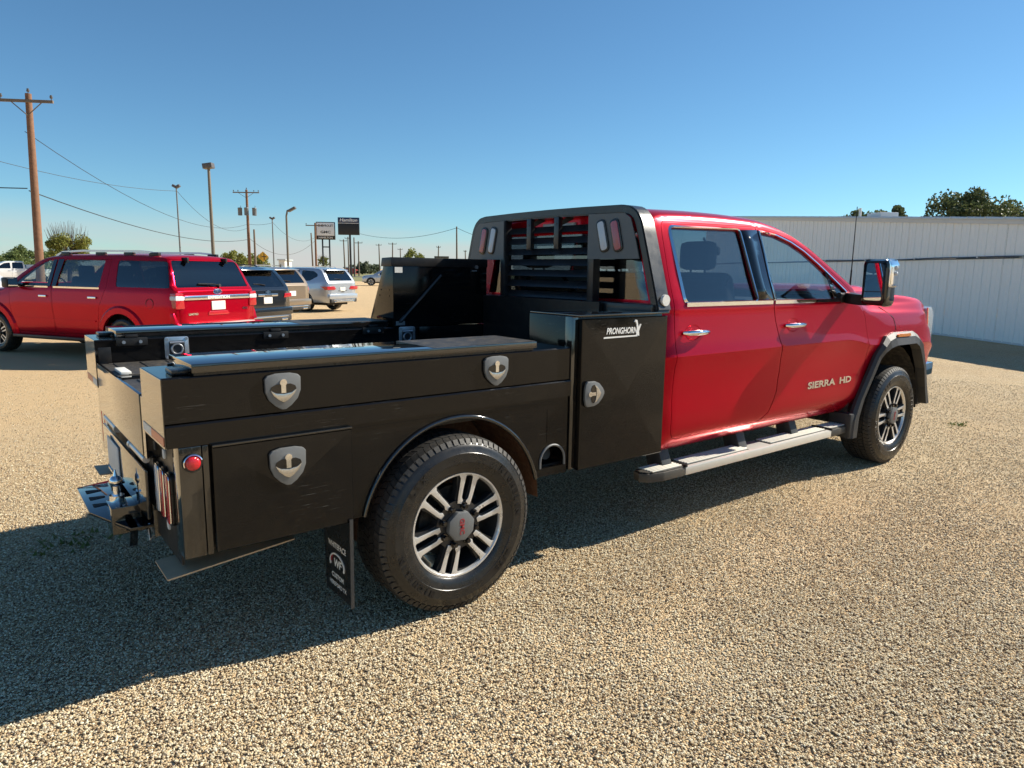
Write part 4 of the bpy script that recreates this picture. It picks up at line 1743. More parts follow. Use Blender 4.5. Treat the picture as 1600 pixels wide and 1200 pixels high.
# tail board, hinge bar, lower plate
b = MB()
b.box(XR - .004, XR + .010, -.535, .56, .83, 1.079, .002)
tg = b.build('tail_board', 'black_paint', truck, 30)
b = MB()
b.box(XR - .001, XR + .05, -.598, -.540, .83, 1.075)
b.box(XR - .001, XR + .05, .565, .598, .83, 1.075)
b.build('tail_filler', 'black_paint', tg)
b = MB()
b.cyl((XR + .012, -.50, .802), (XR + .012, -.20, .802), .014, n=10)
b.cyl((XR + .012, .20, .802), (XR + .012, .50, .802), .014, n=10)
b.cyl((XR + .012, -.2, .802), (XR + .012, -.17, .802), .018, n=10)
b.cyl((XR + .012, .17, .802), (XR + .012, .2, .802), .018, n=10)
b.build('hinge_tube', 'zinc', tg, 50)
b = MB()
b.box(XR + .03, XR + .05, -.54, .56, .60, .83)
b.build('tail_recess', 'black_satin', tg)
b = MB()
b.box(XR - .002, XR + .012, -.53, .55, .56, .765, .003)
lp = b.build('rear_apron', 'black_paint', truck, 30)
b = MB()
b.box(XR - .010, XR - .003, .07, .375, .585, .735, .004)
pl_ = b.build('licence_plate', 'sticker', lp, 30)
b = MB()
b.box(XR - .010, XR + .06, .06, .40, .560, .570)
b.build('plate_shelf', 'black_paint', lp)
b = MB()
b.prism([(-1.36, .33), (-1.10, .42), (-1.10, -.42), (-1.25, -.42), (-1.36, -.10)], .488, .500, 'z', bev=.002)
hp_ = b.build('hitch_plate', 'black_gloss', truck, 30)
for yv in (.22, .10, -.02):
    b = MB()
    b.prism(rounded([(-1.335, yv - .03), (-1.27, yv - .012), (-1.27, yv + .012), (-1.335, yv + .03)], .01, 3), .4985, .5015, 'z')
    b.build('plate_slot', 'interior', hp_)
b = MB()
b.prism([(-.42, .50), (-.10, .50), (-.16, .40), (-.36, .40)], -1.25, -1.22, 'x')
b.box(-1.30, -1.10, -.30, -.16, .44, .56, .004)
b.build('receiver', 'black_paint', hp_, 30)
b = MB()
b.cyl((-1.26, -.19, .56), (-1.26, -.19, .585), .030, n=16)
b.cyl((-1.26, -.19, .585), (-1.26, -.19, .625), .013, n=12)
b.ball((-1.26, -.19, .648), .026, 16, 12)
b.cyl((-1.26, -.19, .66), (-1.26, -.19, .70), .012, .003, n=12)
b.build('hitch_ball', 'chrome', hp_, 50)
for sgn in (-1, 1):
    b = MB()
    b.tube([(-1.18, -.24 + sgn * .17, .50), (-1.15, -.24 + sgn * .15, .44), (-1.16, -.23 + sgn * .08, .39), (-1.15, -.2 + sgn * .03, .42)], .006, n=6)
    b.build('safety_chain', 'zinc', hp_, 50)

# headache rack
rx = 1.34
fr = [(-.995, 1.37), (-.93, 1.58), (-.86, 1.80), (-.835, 1.875), (-.805, 1.918), (-.765, 1.942), (-.70, 1.952), (-.35, 1.958), (0, 1.960), (.35, 1.958), (.70, 1.952), (.765, 1.942), (.805, 1.918), (.835, 1.875), (.86, 1.80), (.93, 1.58), (.995, 1.37)]
b = MB()
b.tube([(rx + .055, u * .972, v - .012) for u, v in fr], 0, rect=(.052, .115), up=(1, 0, 0))
bmesh.ops.bevel(b.bm, geom=list(b.bm.edges), offset=.008, segments=2, affect='EDGES')
rack = b.build('headache_rack', 'rack_paint', truck, 40)
b = MB()
b.box(rx - .03, rx + .10, -.96, .96, 1.352, 1.40, .004)
b.build('rack_base', 'rack_paint', rack, 30)
b = MB()
b.box(1.27, 1.30, -.592, .594, 1.07, 1.40)
b.build('headboard', 'black_satin', truck)
for yv in (-.445, .445):
    b = MB()
    b.box(rx - .01, rx + .05, yv - .026, yv + .026, 1.38, 1.925, .003)
    b.build('rack_upright', 'rack_paint', rack, 30)
for s in (-1, 1):
    pl = [(s * .425, 1.655), (s * .845, 1.655), (s * .80, 1.80), (s * .768, 1.885), (s * .72, 1.915), (s * .425, 1.922)]
    b = MB()
    b.prism(pl, rx - .018, rx - .012, 'x')
    pn = b.build('lamp_panel', 'lamp_panel', rack)
    for (yv, m_) in ((.555, 'lens_white'), (.665, 'lens_red_dull')):
        M = T((rx - .018, s * yv, 1.79)) @ Matrix.Rotation(s * R(15), 4, 'X')
        pl2 = rounded([(-.038, -.098), (.038, -.098), (.038, .098), (-.038, .098)], .037, 6)
        b = MB()
        b.prism(pl2, -.008, .001, 'x', bev=.003, mtx=M)
        lm = b.build('work_lamp', 'rubber', pn, 40)
        b = MB()
        b.prism(offs(pl2, .012), -.0115, -.006, 'x', bev=.003, mtx=M)
        b.build('lamp_lens', m_, lm, 40)
    b = MB()
    b.cyl((rx + .06, s * .992, 1.425), (rx + .06, s * .975, 1.425), .032, n=20)
    b.build('side_marker', 'lens_amber' if False else 'sticker', rack, 40)
for i in range(7):
    zv = 1.425 + i * .071
    b = MB()
    b.prism([(rx + .012, zv - .022), (rx + .018, zv - .024), (rx + .055, zv + .018), (rx + .049, zv + .020)], -.425, .425, 'y')
    b.build('louvre_slat', 'rack_paint', rack)
for yv in (-.115, .165):
    b = MB()
    b.box(rx - .004, rx + .03, yv - .022, yv + .022, 1.72, 1.925, .003)
    b.build('rack_bar', 'rack_paint', rack, 30)
    b = MB()
    b.tube([(rx + .0, yv, 1.87), (rx + .09, yv - .05, 1.925)], 0, rect=(.03, .01), up=(0, 1, 0))
    b.build('gusset', 'rack_paint', rack)

# ================================================================ parked vehicles
def make_car(name, label, cat, loc, head, S, paint, cfg, group):
    global REF
    t = thing(name, label, cat, (*loc, ground_z(loc[0], loc[1])), head, group)
    t.scale = (S, S, S)
    xr, xf, wb = cfg['xr'], cfg['xf'], cfg['wb']
    ze, zc, zb = pchip(cfg['ze']), pchip(cfg['zc']), pchip(cfg['zb'])
    yb, zlo = pchip(cfg['yb']), cfg.get('zlo', .33)
    tum = cfg.get('tum', .36)
    ybm = max(v for _, v in cfg['yb'])

    def ctrl(x):
        e, c_, bl, y = ze(x), zc(x), zb(x), yb(x)
        e = max(e, bl + .004)
        c_ = max(c_, e + .006)
        ye = max(.25, y - .02 - (e - bl) * tum)
        f = (bl - zlo) / .92
        Z = lambda q: zlo + q * f
        return [(-y + .14, zlo), (-y + .06, zlo + .004), (-y + .03, Z(.06)), (-y + .006, Z(.2)), (-y - .006, Z(.42)), (-y - .012, Z(.62)), (-y - .004, Z(.72)), (-y + .006, Z(.84)),
                (-y + .02, bl), (-(y * .5 + ye * .5) + .005, (bl + e) / 2), (-ye, e), (-ye + .03, e + (c_ - e) * .45), (-ye * .82, e + (c_ - e) * .75), (-ye * .5, e + (c_ - e) * .93), (0, c_)]
    xs_ = [xr, xr + .02, xr + .05, xr + .1]
    x = xr + .17
    while x < xf - .1:
        xs_.append(x)
        x += .085
    xs_ += [xf - .06, xf - .02, xf]
    bm_ = loft(ctrl, xs_, sub=2, capn=8)
    syc = side_fn(ctrl)
    REF = SkinRef(bm_)
    rw = cfg['rw']
    for wx in (0, wb):
        pl = [(wx + (rw + .07) * math.cos(R(a)), rw + .01 + (rw + .065) * math.sin(R(a))) for a in range(-10, 191, 20)]
        pl = [(pl[0][0], -.2)] + pl + [(pl[-1][0], -.2)]
        pr = lambda f: abs(f.calc_center_median().y) > .45
        cut_poly(bm_, pl, 'xz', pr)
        take(bm_, pl, 'xz', pr).free()
    panes = []
    for pl in cfg['win']:
        pl = rounded(pl, .06, 3)
        pr = lambda f: abs(f.normal.y) > .4 and f.calc_center_median().z > .9
        cut_poly(bm_, pl, 'xz', pr)
        panes.append(take(bm_, pl, 'xz', pr))
    rg = rounded(cfg['rear'], .05, 3)
    prr = lambda f: f.normal.x < -.25 and f.calc_center_median().z > .95
    cut_poly(bm_, rg, 'yz', prr)
    rear = take(bm_, rg, 'yz', prr)
    wsx = cfg['wind']
    WS = [(wsx[0], -.60), (wsx[1], -.70), (wsx[1] + .06, 0), (wsx[1], .70), (wsx[0], .60)]
    cut_poly(bm_, WS, 'xy', TOPF)
    wind = take(bm_, WS, 'xy', lambda f: TOPF(f) and f.calc_center_median().z > 1.05)
    doors = []
    for pl in cfg.get('doors', []):
        pr = lambda f: abs(f.normal.y) > .4
        inn = offs(pl, .006)
        cut_poly(bm_, pl, 'xz', pr)
        cut_poly(bm_, inn, 'xz', pr)
        doors.append(take(bm_, inn, 'xz', pr))
        take(bm_, pl, 'xz', pr).free()
    hatch = None
    if cfg.get('hatch'):
        hp_ = rounded(cfg['hatch'], .06, 3)
        prh = lambda f: f.normal.x < -.25
        cut_poly(bm_, hp_, 'yz', prh)
        inn = offs(hp_, .006)
        cut_poly(bm_, inn, 'yz', prh)
        hatch = take(bm_, inn, 'yz', prh)
        take(bm_, hp_, 'yz', prh).free()
    shell_obj('body', bm_, [paint, 'interior'], t, .018)
    hb = shell_obj('tailgate', hatch, [paint, 'interior'], t, .018) if hatch else t
    shell_obj('rear_window', rear, cfg.get('rglass', 'glass_dark'), hb, .004, inset=.006)
    shell_obj('windshield', wind, 'glass_clear', t, .004, inset=.006)
    dobs = []
    for s in (-1, 1):
        for i, d in enumerate(doors):
            dobs.append((s, i, shell_obj('door', split_side(d, s), [paint, 'interior'], t, .02)))
        for i, p_ in enumerate(panes):
            par = t
            for (s2, k, dob) in dobs:
                if s2 == s and k == cfg.get('panedoor', {}).get(i):
                    par = dob
            shell_obj('window_pane', split_side(p_, s), cfg['glass'][i], par, .004, inset=.006)
    for d in doors:
        d.free()
    for p_ in panes:
        p_.free()
    for (s, k, dob) in dobs:
        hx, hz = cfg['handles'][k]
        yv = s * (abs(syc(hx, hz)) + .018)
        b = MB()
        b.box(hx - .10, hx + .10, yv - .012, yv + .012, hz - .018, hz + .018, .008)
        b.build('door_handle', cfg.get('handle_mat', 'chrome'), dob, 40)
        if 'belt' in cfg:
            x0, x1 = cfg['belt'][k]
            b = MB()
            zz = cfg['beltz']
            b.tube([(q, s * (abs(syc(q, zz)) + .006), zz) for q in (x0, (x0 + x1) / 2, x1)], 0, rect=(.012, .03), up=(0, 0, 1))
            b.build('belt_moulding', 'chrome', dob)
    # wheels
    w1 = make_wheel(t, rw, cfg.get('rim', .235), detailed=False)
    yw = ybm - .02
    w1.location = (0, -yw, rw)
    w1.rotation_euler = (0, R(12), 0)
    for (x, s, ry) in ((wb, -1, 40), (0, 1, 5), (wb, 1, 60)):
        c2 = copy_tree(w1, t)
        c2.location = (x, s * yw, rw)
        c2.rotation_euler = (0, R(ry), 0 if s < 0 else math.pi)
    for x in (0, wb):
        b = MB()
        b.cyl((x, -yw + .1, rw), (x, yw - .1, rw), .05, n=8)
        b.box(x - rw - .05, x + rw + .05, -yw + .28, yw - .28, .30, rw * 2 + .05)
        b.build('wheel_house', 'under_dark', t)
    b = MB()
    b.box(xr + .25, xf - .2, -.62, .62, .26, .40)
    b.build('underbody', 'under_dark', t)
    # seats and dash seen through the glass
    fl = zb(1.5)
    for (sx_, syy) in ((cfg['seat'][0], -.42), (cfg['seat'][0], .42), (cfg['seat'][1], -.42), (cfg['seat'][1], .42)):
        b = MB()
        b.prism(rounded([(sx_ - .25, .7), (sx_ + .25, .75), (sx_ + .22, .9), (sx_ - .12, .92), (sx_ - .28, fl + .2), (sx_ - .38, fl + .2)], .04, 2), syy - .26, syy + .26, 'y', bev=.03)
        b.box(sx_ - .40, sx_ - .29, syy - .14, syy + .14, fl + .18, fl + .40, .04)
        b.build('seat', 'interior', t, 50)
    b = MB()
    b.box(cfg['dash'] - .15, cfg['dash'] + .3, -.72, .72, .75, fl - .02, .05)
    b.build('dashboard', 'interior_grey', t, 40)
    b = MB()
    b.lathe([(.18 + .014 * math.cos(q), .014 * math.sin(q)) for q in [i * math.pi / 4 for i in range(8)]], (cfg['dash'] - .25, .40, fl - .02), 'x', 24, True)
    b.build('steering_wheel', 'interior', t, 50)
    # mirrors
    for s in (-1, 1):
        mx_, mz_ = cfg['mirror']
        b = MB()
        yy_ = ybm
        b.box(mx_ - .08, mx_ + .09, *yy2(s, yy_ + .03, yy_ + .24), mz_ - .02, mz_ + .17, .035)
        b.box(mx_ - .02, mx_ + .05, *yy2(s, yy_ - .08, yy_ + .06), mz_, mz_ + .05, .01)
        mo = b.build('side_mirror', cfg.get('mirror_mat', 'black_satin'), t, 40)
        b = MB()
        b.box(mx_ - .086, mx_ - .081, *yy2(s, yy_ + .05, yy_ + .22), mz_ + .01, mz_ + .15, .0)
        b.build('mirror_glass', 'mirror', mo)
    return t, syc, hb


def rearbox(t, name, mat, x, y0, y1, z0, z1, d=.012, bev=.004, par=None):
    b = MB()
    b.box(x - d, x + .02, min(y0, y1), max(y0, y1), z0, z1, bev)
    return b.build(name, mat, par or t, 35)


MX = Matrix.Rotation(-math.pi / 2, 4, 'Z') @ RX90


def reartext(par, s, size, x, y, z, mat, sx_=1.0, bold=.002, shear=0.0):
    b = MB()
    b.text(s, size, T((x, y, z)) @ MX, depth=.002, sx_=sx_, bold=bold, shear=shear)
    return b.build('lettering', mat, par, None)


ROWG = 'vehicles parked in a row beyond the truck'
# ---- red full size wagon
cfg = dict(xr=-1.24, xf=4.30, wb=3.33, rw=.395, rim=.235,
           ze=[(-1.24, 1.26), (-1.16, 1.32), (-1.05, 1.58), (-.96, 1.76), (-.88, 1.80), (0, 1.825), (1.6, 1.815), (2.1, 1.77), (2.4, 1.64), (2.7, 1.46), (2.95, 1.30), (3.1, 1.21), (3.9, 1.15), (4.2, 1.08), (4.3, .95)],
           zc=[(-1.24, 1.27), (-1.17, 1.34), (-1.06, 1.62), (-.96, 1.83), (-.85, 1.88), (0, 1.915), (1.6, 1.90), (2.0, 1.87), (2.3, 1.76), (2.7, 1.55), (3.0, 1.36), (3.15, 1.27), (3.6, 1.25), (4.1, 1.19), (4.3, 1.0)],
           zb=[(-1.24, 1.24), (-1.1, 1.29), (0, 1.29), (2.6, 1.27), (3.0, 1.20), (3.4, 1.12), (4.2, 1.04), (4.3, .90)],
           yb=[(-1.24, .90), (-1.18, .955), (-1.0, .98), (0, .99), (3.3, .99), (3.9, .95), (4.2, .86), (4.3, .72)],
           win=[[(1.80, 1.775), (1.84, 1.305), (2.78, 1.295), (2.60, 1.45), (2.32, 1.63), (2.08, 1.75), (1.98, 1.775)], [(.52, 1.305), (.50, 1.785), (1.56, 1.79), (1.62, 1.305)], [(.12, 1.32), (.19, 1.785), (-.955, 1.775), (-1.13, 1.32)]],
           glass=['glass_clear', 'glass_tint', 'glass_dark'], rear=[(-.85, 1.33), (.85, 1.33), (.745, 1.79), (-.745, 1.79)], wind=(2.12, 2.98),
           doors=[[(1.72, 1.80), (1.74, 1.3), (1.70, .50), (1.76, .44), (2.70, .44), (2.82, .60), (2.88, .95), (2.90, 1.22), (2.60, 1.48), (2.3, 1.67), (2.05, 1.79)],
                  [(.36, 1.80), (.34, 1.3), (.52, .95), (.56, .7), (.60, .46), (1.68, .44), (1.685, .5), (1.725, 1.3), (1.705, 1.80)]],
           panedoor={0: 0, 1: 1}, handles=[(1.94, 1.12), (.66, 1.12)], belt=[(1.82, 2.78), (.50, 1.68)], beltz=1.288,
           hatch=[(-.87, .70), (.87, .70), (.88, 1.30), (.80, 1.81), (-.80, 1.81), (-.88, 1.30)],
           seat=(1.85, .85), dash=2.6, mirror=(2.62, 1.28), zlo=.36)
ex, syx, hb = make_car('parked_suv', 'long red parked suv with roof rails, side on, left of the truck', 'suv', (1.148, 10.263), R(120.5), .965, 'red_paint', cfg, ROWG)
for s in (-1, 1):
    b = MB()
    pl = rounded([(s * .77, .97), (s * .965, .97), (s * .955, 1.25), (s * .79, 1.24)], .03, 3)
    b.prism(pl, -1.262, -1.12, 'x', bev=.012)
    tl = b.build('tail_lamp', 'tail_red', ex, 35)
    b = MB()
    b.prism(rounded([(s * .78, 1.115), (s * .966, 1.115), (s * .960, 1.195), (s * .785, 1.188)], .015, 2), -1.268, -1.115, 'x', bev=.006)
    b.build('reverse_lens', 'lens_white', tl, 35)
    b = MB()
    b.tube([(-.55, s * .66, 1.865), (-.45, s * .67, 1.925), (-.2, s * .67, 1.945), (1.2, s * .665, 1.95), (1.75, s * .655, 1.925), (1.95, s * .64, 1.855)], 0, rect=(.05, .035), up=(0, 0, 1))
    rl = b.build('roof_rail', 'zinc', ex, 40)
    for xx in (-.5, .1, .8, 1.7):
        b = MB()
        b.box(xx - .14, xx + .08, *yy2(s, .63, .695), 1.855, 1.925, .012)
        b.build('rail_foot', 'black_satin', rl, 30)
    # wheel lips and body side moulding
    for wx in (0, 3.33):
        b = MB()
        for i in range(16):
            a0_, a1_ = R(-5 + 190 * i / 16), R(-5 + 190 * (i + 1) / 16)
            q = []
            for (rr, e) in ((.462, .035), (.56, .028), (.60, .002)):
                q.append([(wx + rr * math.cos(a), s * (abs(syx(min(max(wx + rr * math.cos(a), -1.1), 4.1), max(.40, .40 + rr * math.sin(a)))) + e), .40 + rr * math.sin(a)) for a in (a0_, a1_)])
            b.quad(q[0][0], q[0][1], q[1][1], q[1][0])
            b.quad(q[1][0], q[1][1], q[2][1], q[2][0])
        b.build('wheel_lip', 'red_paint', ex, 50)
    b = MB()
    b.tube([(q, s * (abs(syx(q, .70)) + .008), .70) for q in (.62, 1.2, 1.9, 2.74)], 0, rect=(.016, .022), up=(0, 0, 1))
    b.build('side_moulding', 'red_paint', ex)
    b = MB()
    b.box(.55, 2.85, *yy2(s, .80, 1.02), .33, .385, .012)
    b.build('running_board', 'black_satin', ex, 30)
for s in (-1, 1):
    dd = [q for q in ex.children if q.name.startswith('door') and q.data.vertices[0].co.y * s > 0]
    for (pl, k) in (([(1.735, 1.785), (1.755, 1.30), (1.845, 1.30), (1.815, 1.785)], 0), ([(1.55, 1.79), (1.61, 1.30), (1.715, 1.30), (1.695, 1.79)], 1)):
        b = MB()
        fr_ = []
        for i in range(7):
            t_ = i / 6
            p_, q_ = Vector(pl[0]).lerp(Vector(pl[1]), t_), Vector(pl[3]).lerp(Vector(pl[2]), t_)
            fr_.append([(v_.x, s * (abs(syx(v_.x, v_.y)) + .016), v_.y) for v_ in (p_, q_)])
        for i in range(6):
            b.quad(fr_[i][0], fr_[i][1], fr_[i + 1][1], fr_[i + 1][0])
        bmesh.ops.remove_doubles(b.bm, verts=b.bm.verts, dist=1e-5)
        b.build('pillar_plate', 'black_gloss', dd[min(k, len(dd) - 1)] if dd else ex, 60)
    b = MB()
    b.prism([(-1.25, .72), (-1.13, .72), (-1.11, .90), (-1.20, .90)], min(s * .90, s * .975), max(s * .90, s * .975), 'y', bev=.01)
    b.build('bumper_corner', 'red_paint', ex, 35)
b = MB()
b.prism(rounded([(-.26, .84), (.26, .84), (.22, .91), (-.22, .91)], .03, 3), -1.252, -1.235, 'x', bev=.004)
b.build('tailgate_pull', 'tail_red', hb, 35)
b = MB()
b.tube([(-.70 + .085 * math.cos(a), abs(syx(-.70, 1.05)) + .002, 1.05 + .085 * math.sin(a)) for a in [i * math.pi / 12 for i in range(24)]], .004, n=5, closed=True)
b.build('fuel_door', 'black_satin', ex, 60)
rearbox(ex, 'tailgate_bar', 'chrome', -1.245, -.77, .77, 1.115, 1.195, .022, .012, hb)
reartext(hb, 'EXPEDITION', .062, -1.269, 0, 1.153, 'white_print', 1.5)
reartext(hb, 'LIMITED', .045, -1.246, .58, .87, 'chrome', 1.3)
reartext(hb, '4X4', .055, -1.246, -.66, .93, 'chrome', 1.4)
rearbox(ex, 'licence_plate', 'sticker', -1.245, -.16, .16, .93, 1.085, .012, .004, hb)
b = MB()
b.lathe([(.001, -.030), (.085, -.026), (.10, -.02), (.10, 0)], (-1.215, 0, 1.325), 'x', 28)
for v in b.bm.verts:
    v.co.z = 1.255 + (v.co.z - 1.325) * .45
em = b.build('emblem', 'logo_blue', hb, 50)
reartext(hb, 'Ford', .060, -1.247, 0, 1.255, 'chrome', 1.2, shear=.25)
b = MB()
b.tube([(-1.245, .10 * math.cos(a), 1.255 + .045 * math.sin(a)) for a in [i * math.pi / 12 for i in range(24)]], .005, n=5, closed=True)
b.build('emblem_rim', 'chrome', hb, 50)
b = MB()
b.box(-1.46, -1.18, -.92, .92, .46, .70, .03)
for s in (-1, 1):
    b.box(-1.30, -1.0, *yy2(s, .85, .985), .46, .70, .03)
bp_ = b.build('rear_bumper', 'red_paint', ex, 35)
rearbox(ex, 'bumper_pad', 'board_metal', -1.30, -.70, .70, .695, .708, .14, .002, bp_)
b = MB()
b.tube([(-1.20, -.10, 1.36), (-1.18, .05, 1.385), (-1.16, .36, 1.39)], .012, n=6)
b.cyl((-1.14, -.10, 1.35), (-1.21, -.10, 1.36), .03, n=10)
b.build('rear_wiper', 'black_satin', ex, 40)
for yv in (-.45, .45):
    b = MB()
    b.box(-1.06, -.93, yv - .02, yv + .02, 1.75, 1.845, .008)
    b.build('glass_hinge', 'black_satin', ex, 30)

# ---- crossovers: black, tan, silver


def xover(name, label, loc, head, paint, S=.965, tallroof=0.0, atlas=False):
    h = 1.70 + tallroof
    cfg = dict(xr=-1.12, xf=3.95, wb=3.05, rw=.385, rim=.255,
               ze=[(-1.12, 1.10), (-1.06, 1.18), (-.90, 1.40), (-.70, 1.60), (-.55, 1.635), (0, 1.65), (1.4, 1.64), (1.8, 1.60), (2.2, 1.42), (2.6, 1.18), (2.8, 1.08), (3.5, .98), (3.85, .9), (3.95, .78)],
               zc=[(-1.12, 1.12), (-1.06, 1.20), (-.92, 1.42), (-.72, 1.655), (-.60, 1.69), (0, h), (1.4, h - .01), (1.75, 1.66), (2.1, 1.52), (2.6, 1.25), (2.85, 1.12), (3.4, 1.06), (3.8, .98), (3.95, .82)],
               zb=[(-1.12, 1.08), (-1.0, 1.16), (0, 1.12), (2.4, 1.06), (2.8, 1.0), (3.5, .92), (3.95, .74)],
               yb=[(-1.12, .82), (-1.05, .90), (-.8, .96), (0, .985), (3.0, .985), (3.6, .92), (3.85, .80), (3.95, .62)],
               win=[[(1.35, 1.60), (1.38, 1.14), (2.30, 1.10), (2.10, 1.30), (1.80, 1.50), (1.6, 1.59)], [(.25, 1.16), (.28, 1.61), (1.18, 1.61), (1.22, 1.14)],
                    [(.12, 1.18), (.16, 1.60), (-.42, 1.57), (-.62, 1.46), (-.64, 1.37), (-.30, 1.20)] if atlas else [(.12, 1.18), (.16, 1.60), (-.48, 1.57), (-.78, 1.32), (-.70, 1.20)]],
               glass=['glass_tint', 'glass_dark', 'glass_dark'], rear=[(-.73, 1.20), (.73, 1.20), (.62, 1.615), (-.62, 1.615)], wind=(1.78, 2.68),
               doors=[[(1.24, 1.62), (1.27, 1.1), (1.22, .48), (2.40, .46), (2.48, .8), (2.46, 1.04), (2.15, 1.31), (1.8, 1.54), (1.6, 1.62)], [(.20, 1.62), (.18, 1.14), (.42, .86), (.52, .48), (1.20, .48), (1.255, 1.1), (1.225, 1.62)]],
               panedoor={0: 0, 1: 1}, handles=[(1.50, 1.0), (.46, 1.02)], hatch=[(-.74, .66), (.74, .66), (.80, 1.05), (.76, 1.19), (.655, 1.64), (-.655, 1.64), (-.76, 1.19), (-.80, 1.05)],
               seat=(1.45, .55), dash=2.2, mirror=(2.22, 1.08), mirror_mat=paint, zlo=.36)
    t, sf, hb = make_car(name, label, 'suv', loc, head, S, paint, cfg, ROWG)
    b = MB()
    b.box(-1.20, -.98, -.88, .88, .50, .70, .05)
    b.build('rear_bumper', paint, t, 40)
    b = MB()
    b.box(-1.21, -.98, -.80, .80, .36, .515, .04)
    b.build('bumper_valance', 'plastic', t, 40)
    rearbox(t, 'skid_trim', 'chrome', -1.19, -.66, .66, .455, .49, .03, .01)
    for s in (-1, 1):
        rearbox(t, 'exhaust_tip', 'chrome', -1.19, s * .40, s * .62, .37, .425, .03, .015)
    b = MB()
    b.prism([(-.70, 1.66), (-.92, 1.625), (-.93, 1.605), (-.68, 1.615)], -.64, .64, 'y', bev=.006)
    b.build('roof_spoiler', paint, t, 35)
    for s in (-1, 1):
        b = MB()
        b.tube([(-.35, s * .60, 1.68), (-.25, s * .61, 1.735), (.5, s * .61, 1.75), (1.2, s * .60, 1.735), (1.35, s * .59, 1.68)], 0, rect=(.03, .025), up=(0, 0, 1))
        b.build('roof_rail', 'black_satin' if paint == 'black_car' else 'chrome', t, 40)
    rearbox(t, 'licence_plate', 'sticker', -1.125, -.155, .155, .80, .955, .012, .004, hb)
    b = MB()
    b.tube([(-1.04, -.02, 1.25), (-1.02, .15, 1.275), (-1.0, .36, 1.28)], .012, n=6)
    b.build('rear_wiper', 'black_satin', t, 40)
    return t, hb


bk, hb = xover('parked_suv', 'black parked suv with chrome tailgate bar, seen from behind', (3.407, 14.167), R(122), 'black_car', .969)
rearbox(bk, 'tailgate_bar', 'chrome', -1.125, -.36, .36, .975, 1.04, .02, .01, hb)
reartext(hb, 'TRAVERSE', .042, -1.147, 0, 1.005, 'sign_black', 1.4)
b = MB()
b.prism([(-.10, 1.07), (-.04, 1.07), (-.04, 1.05), (.04, 1.05), (.04, 1.07), (.10, 1.07), (.09, 1.10), (.04, 1.10), (.04, 1.12), (-.04, 1.12), (-.04, 1.10), (-.09, 1.10)], -1.14, -1.12, 'x')
b.build('emblem', 'chrome', hb)
for s in (-1, 1):
    b = MB()
    b.prism(rounded([(s * .60, .93), (s * .905, .95), (s * .90, 1.05), (s * .64, 1.04)], .02, 2), -1.14, -.95, 'x', bev=.01)
    b.build('tail_lamp', 'tail_red', bk, 35)
tn, hb = xover('parked_suv', 'tan parked suv between the black one and the silver one', (5.60, 18.40), R(122), 'tan_paint', .97)
reartext(hb, 'XLT', .07, -1.135, .30, 1.05, 'sign_black', 1.3)
for s in (-1, 1):
    b = MB()
    b.lathe([(.001, -.045), (.07, -.04), (.115, -.02), (.125, 0), (.12, .1)], (-1.07, s * .78, 1.0), 'x', 24)
    b.build('tail_lamp', 'tail_red', tn, 50)
for i in range(3):
    rearbox(tn, 'tailgate_badge', 'chrome', -1.125, .20, .42, .70 + i * .05, .725 + i * .05, .01, .003, hb)
at_, hb = xover('parked_suv', 'silver white parked suv at the far end of the row', (9.091, 22.388), R(118), 'silver_paint', .965, .02, True)
for s in (-1, 1):
    b = MB()
    pl = [(s * .42, .90), (s * .50, .86), (s * .93, .86), (s * .965, .99), (s * .52, 1.0)]
    b.prism(pl, -1.145, -.80, 'x', bev=.01)
    b.build('tail_lamp', 'tail_red', at_, 35)
rearbox(at_, 'badge_bar', 'sign_black', -1.125, -.26, .26, .815, .835, .012, .003, hb)
reartext(hb, 'ATLAS', .05, -1.14, 0, .78, 'sign_black', 1.4)
b = MB()
b.tube([(-1.135, .05 * math.cos(a), .93 + .05 * math.sin(a)) for a in [i * math.pi / 8 for i in range(16)]], .007, n=5, closed=True)
b.build('emblem', 'alloy_dark', hb, 50)
rearbox(at_, 'rear_skid_plate', 'steel_bright', -1.21, -.52, .52, .37, .45, .02, .02)

# ---- far vehicles
fs, hb = xover('parked_suv', 'small grey suv far off across the lot behind the raised box', (32.0, 57.3), R(150), 'silver_paint', .95)
fs['group'] = 'vehicles far off across the lot'
for s in (-1, 1):
    b = MB()
    b.box(-1.15, -.9, *yy2(s, .60, .92), .88, 1.0, .02)
    b.build('tail_lamp', 'tail_red', fs, 30)
    b = MB()
    b.box(3.70, 3.93, *yy2(s, .42, .80), .70, .84, .04)
    b.build('headlight', 'headlamp', fs, 30)
PALE = (-3.0, 33.0)
wc, hb = xover('parked_car', 'pale car at the left edge, only its rounded front end showing', PALE, R(-38), 'white_paint', .95)
wc['category'] = 'car'
wc['group'] = 'vehicles far off across the lot'

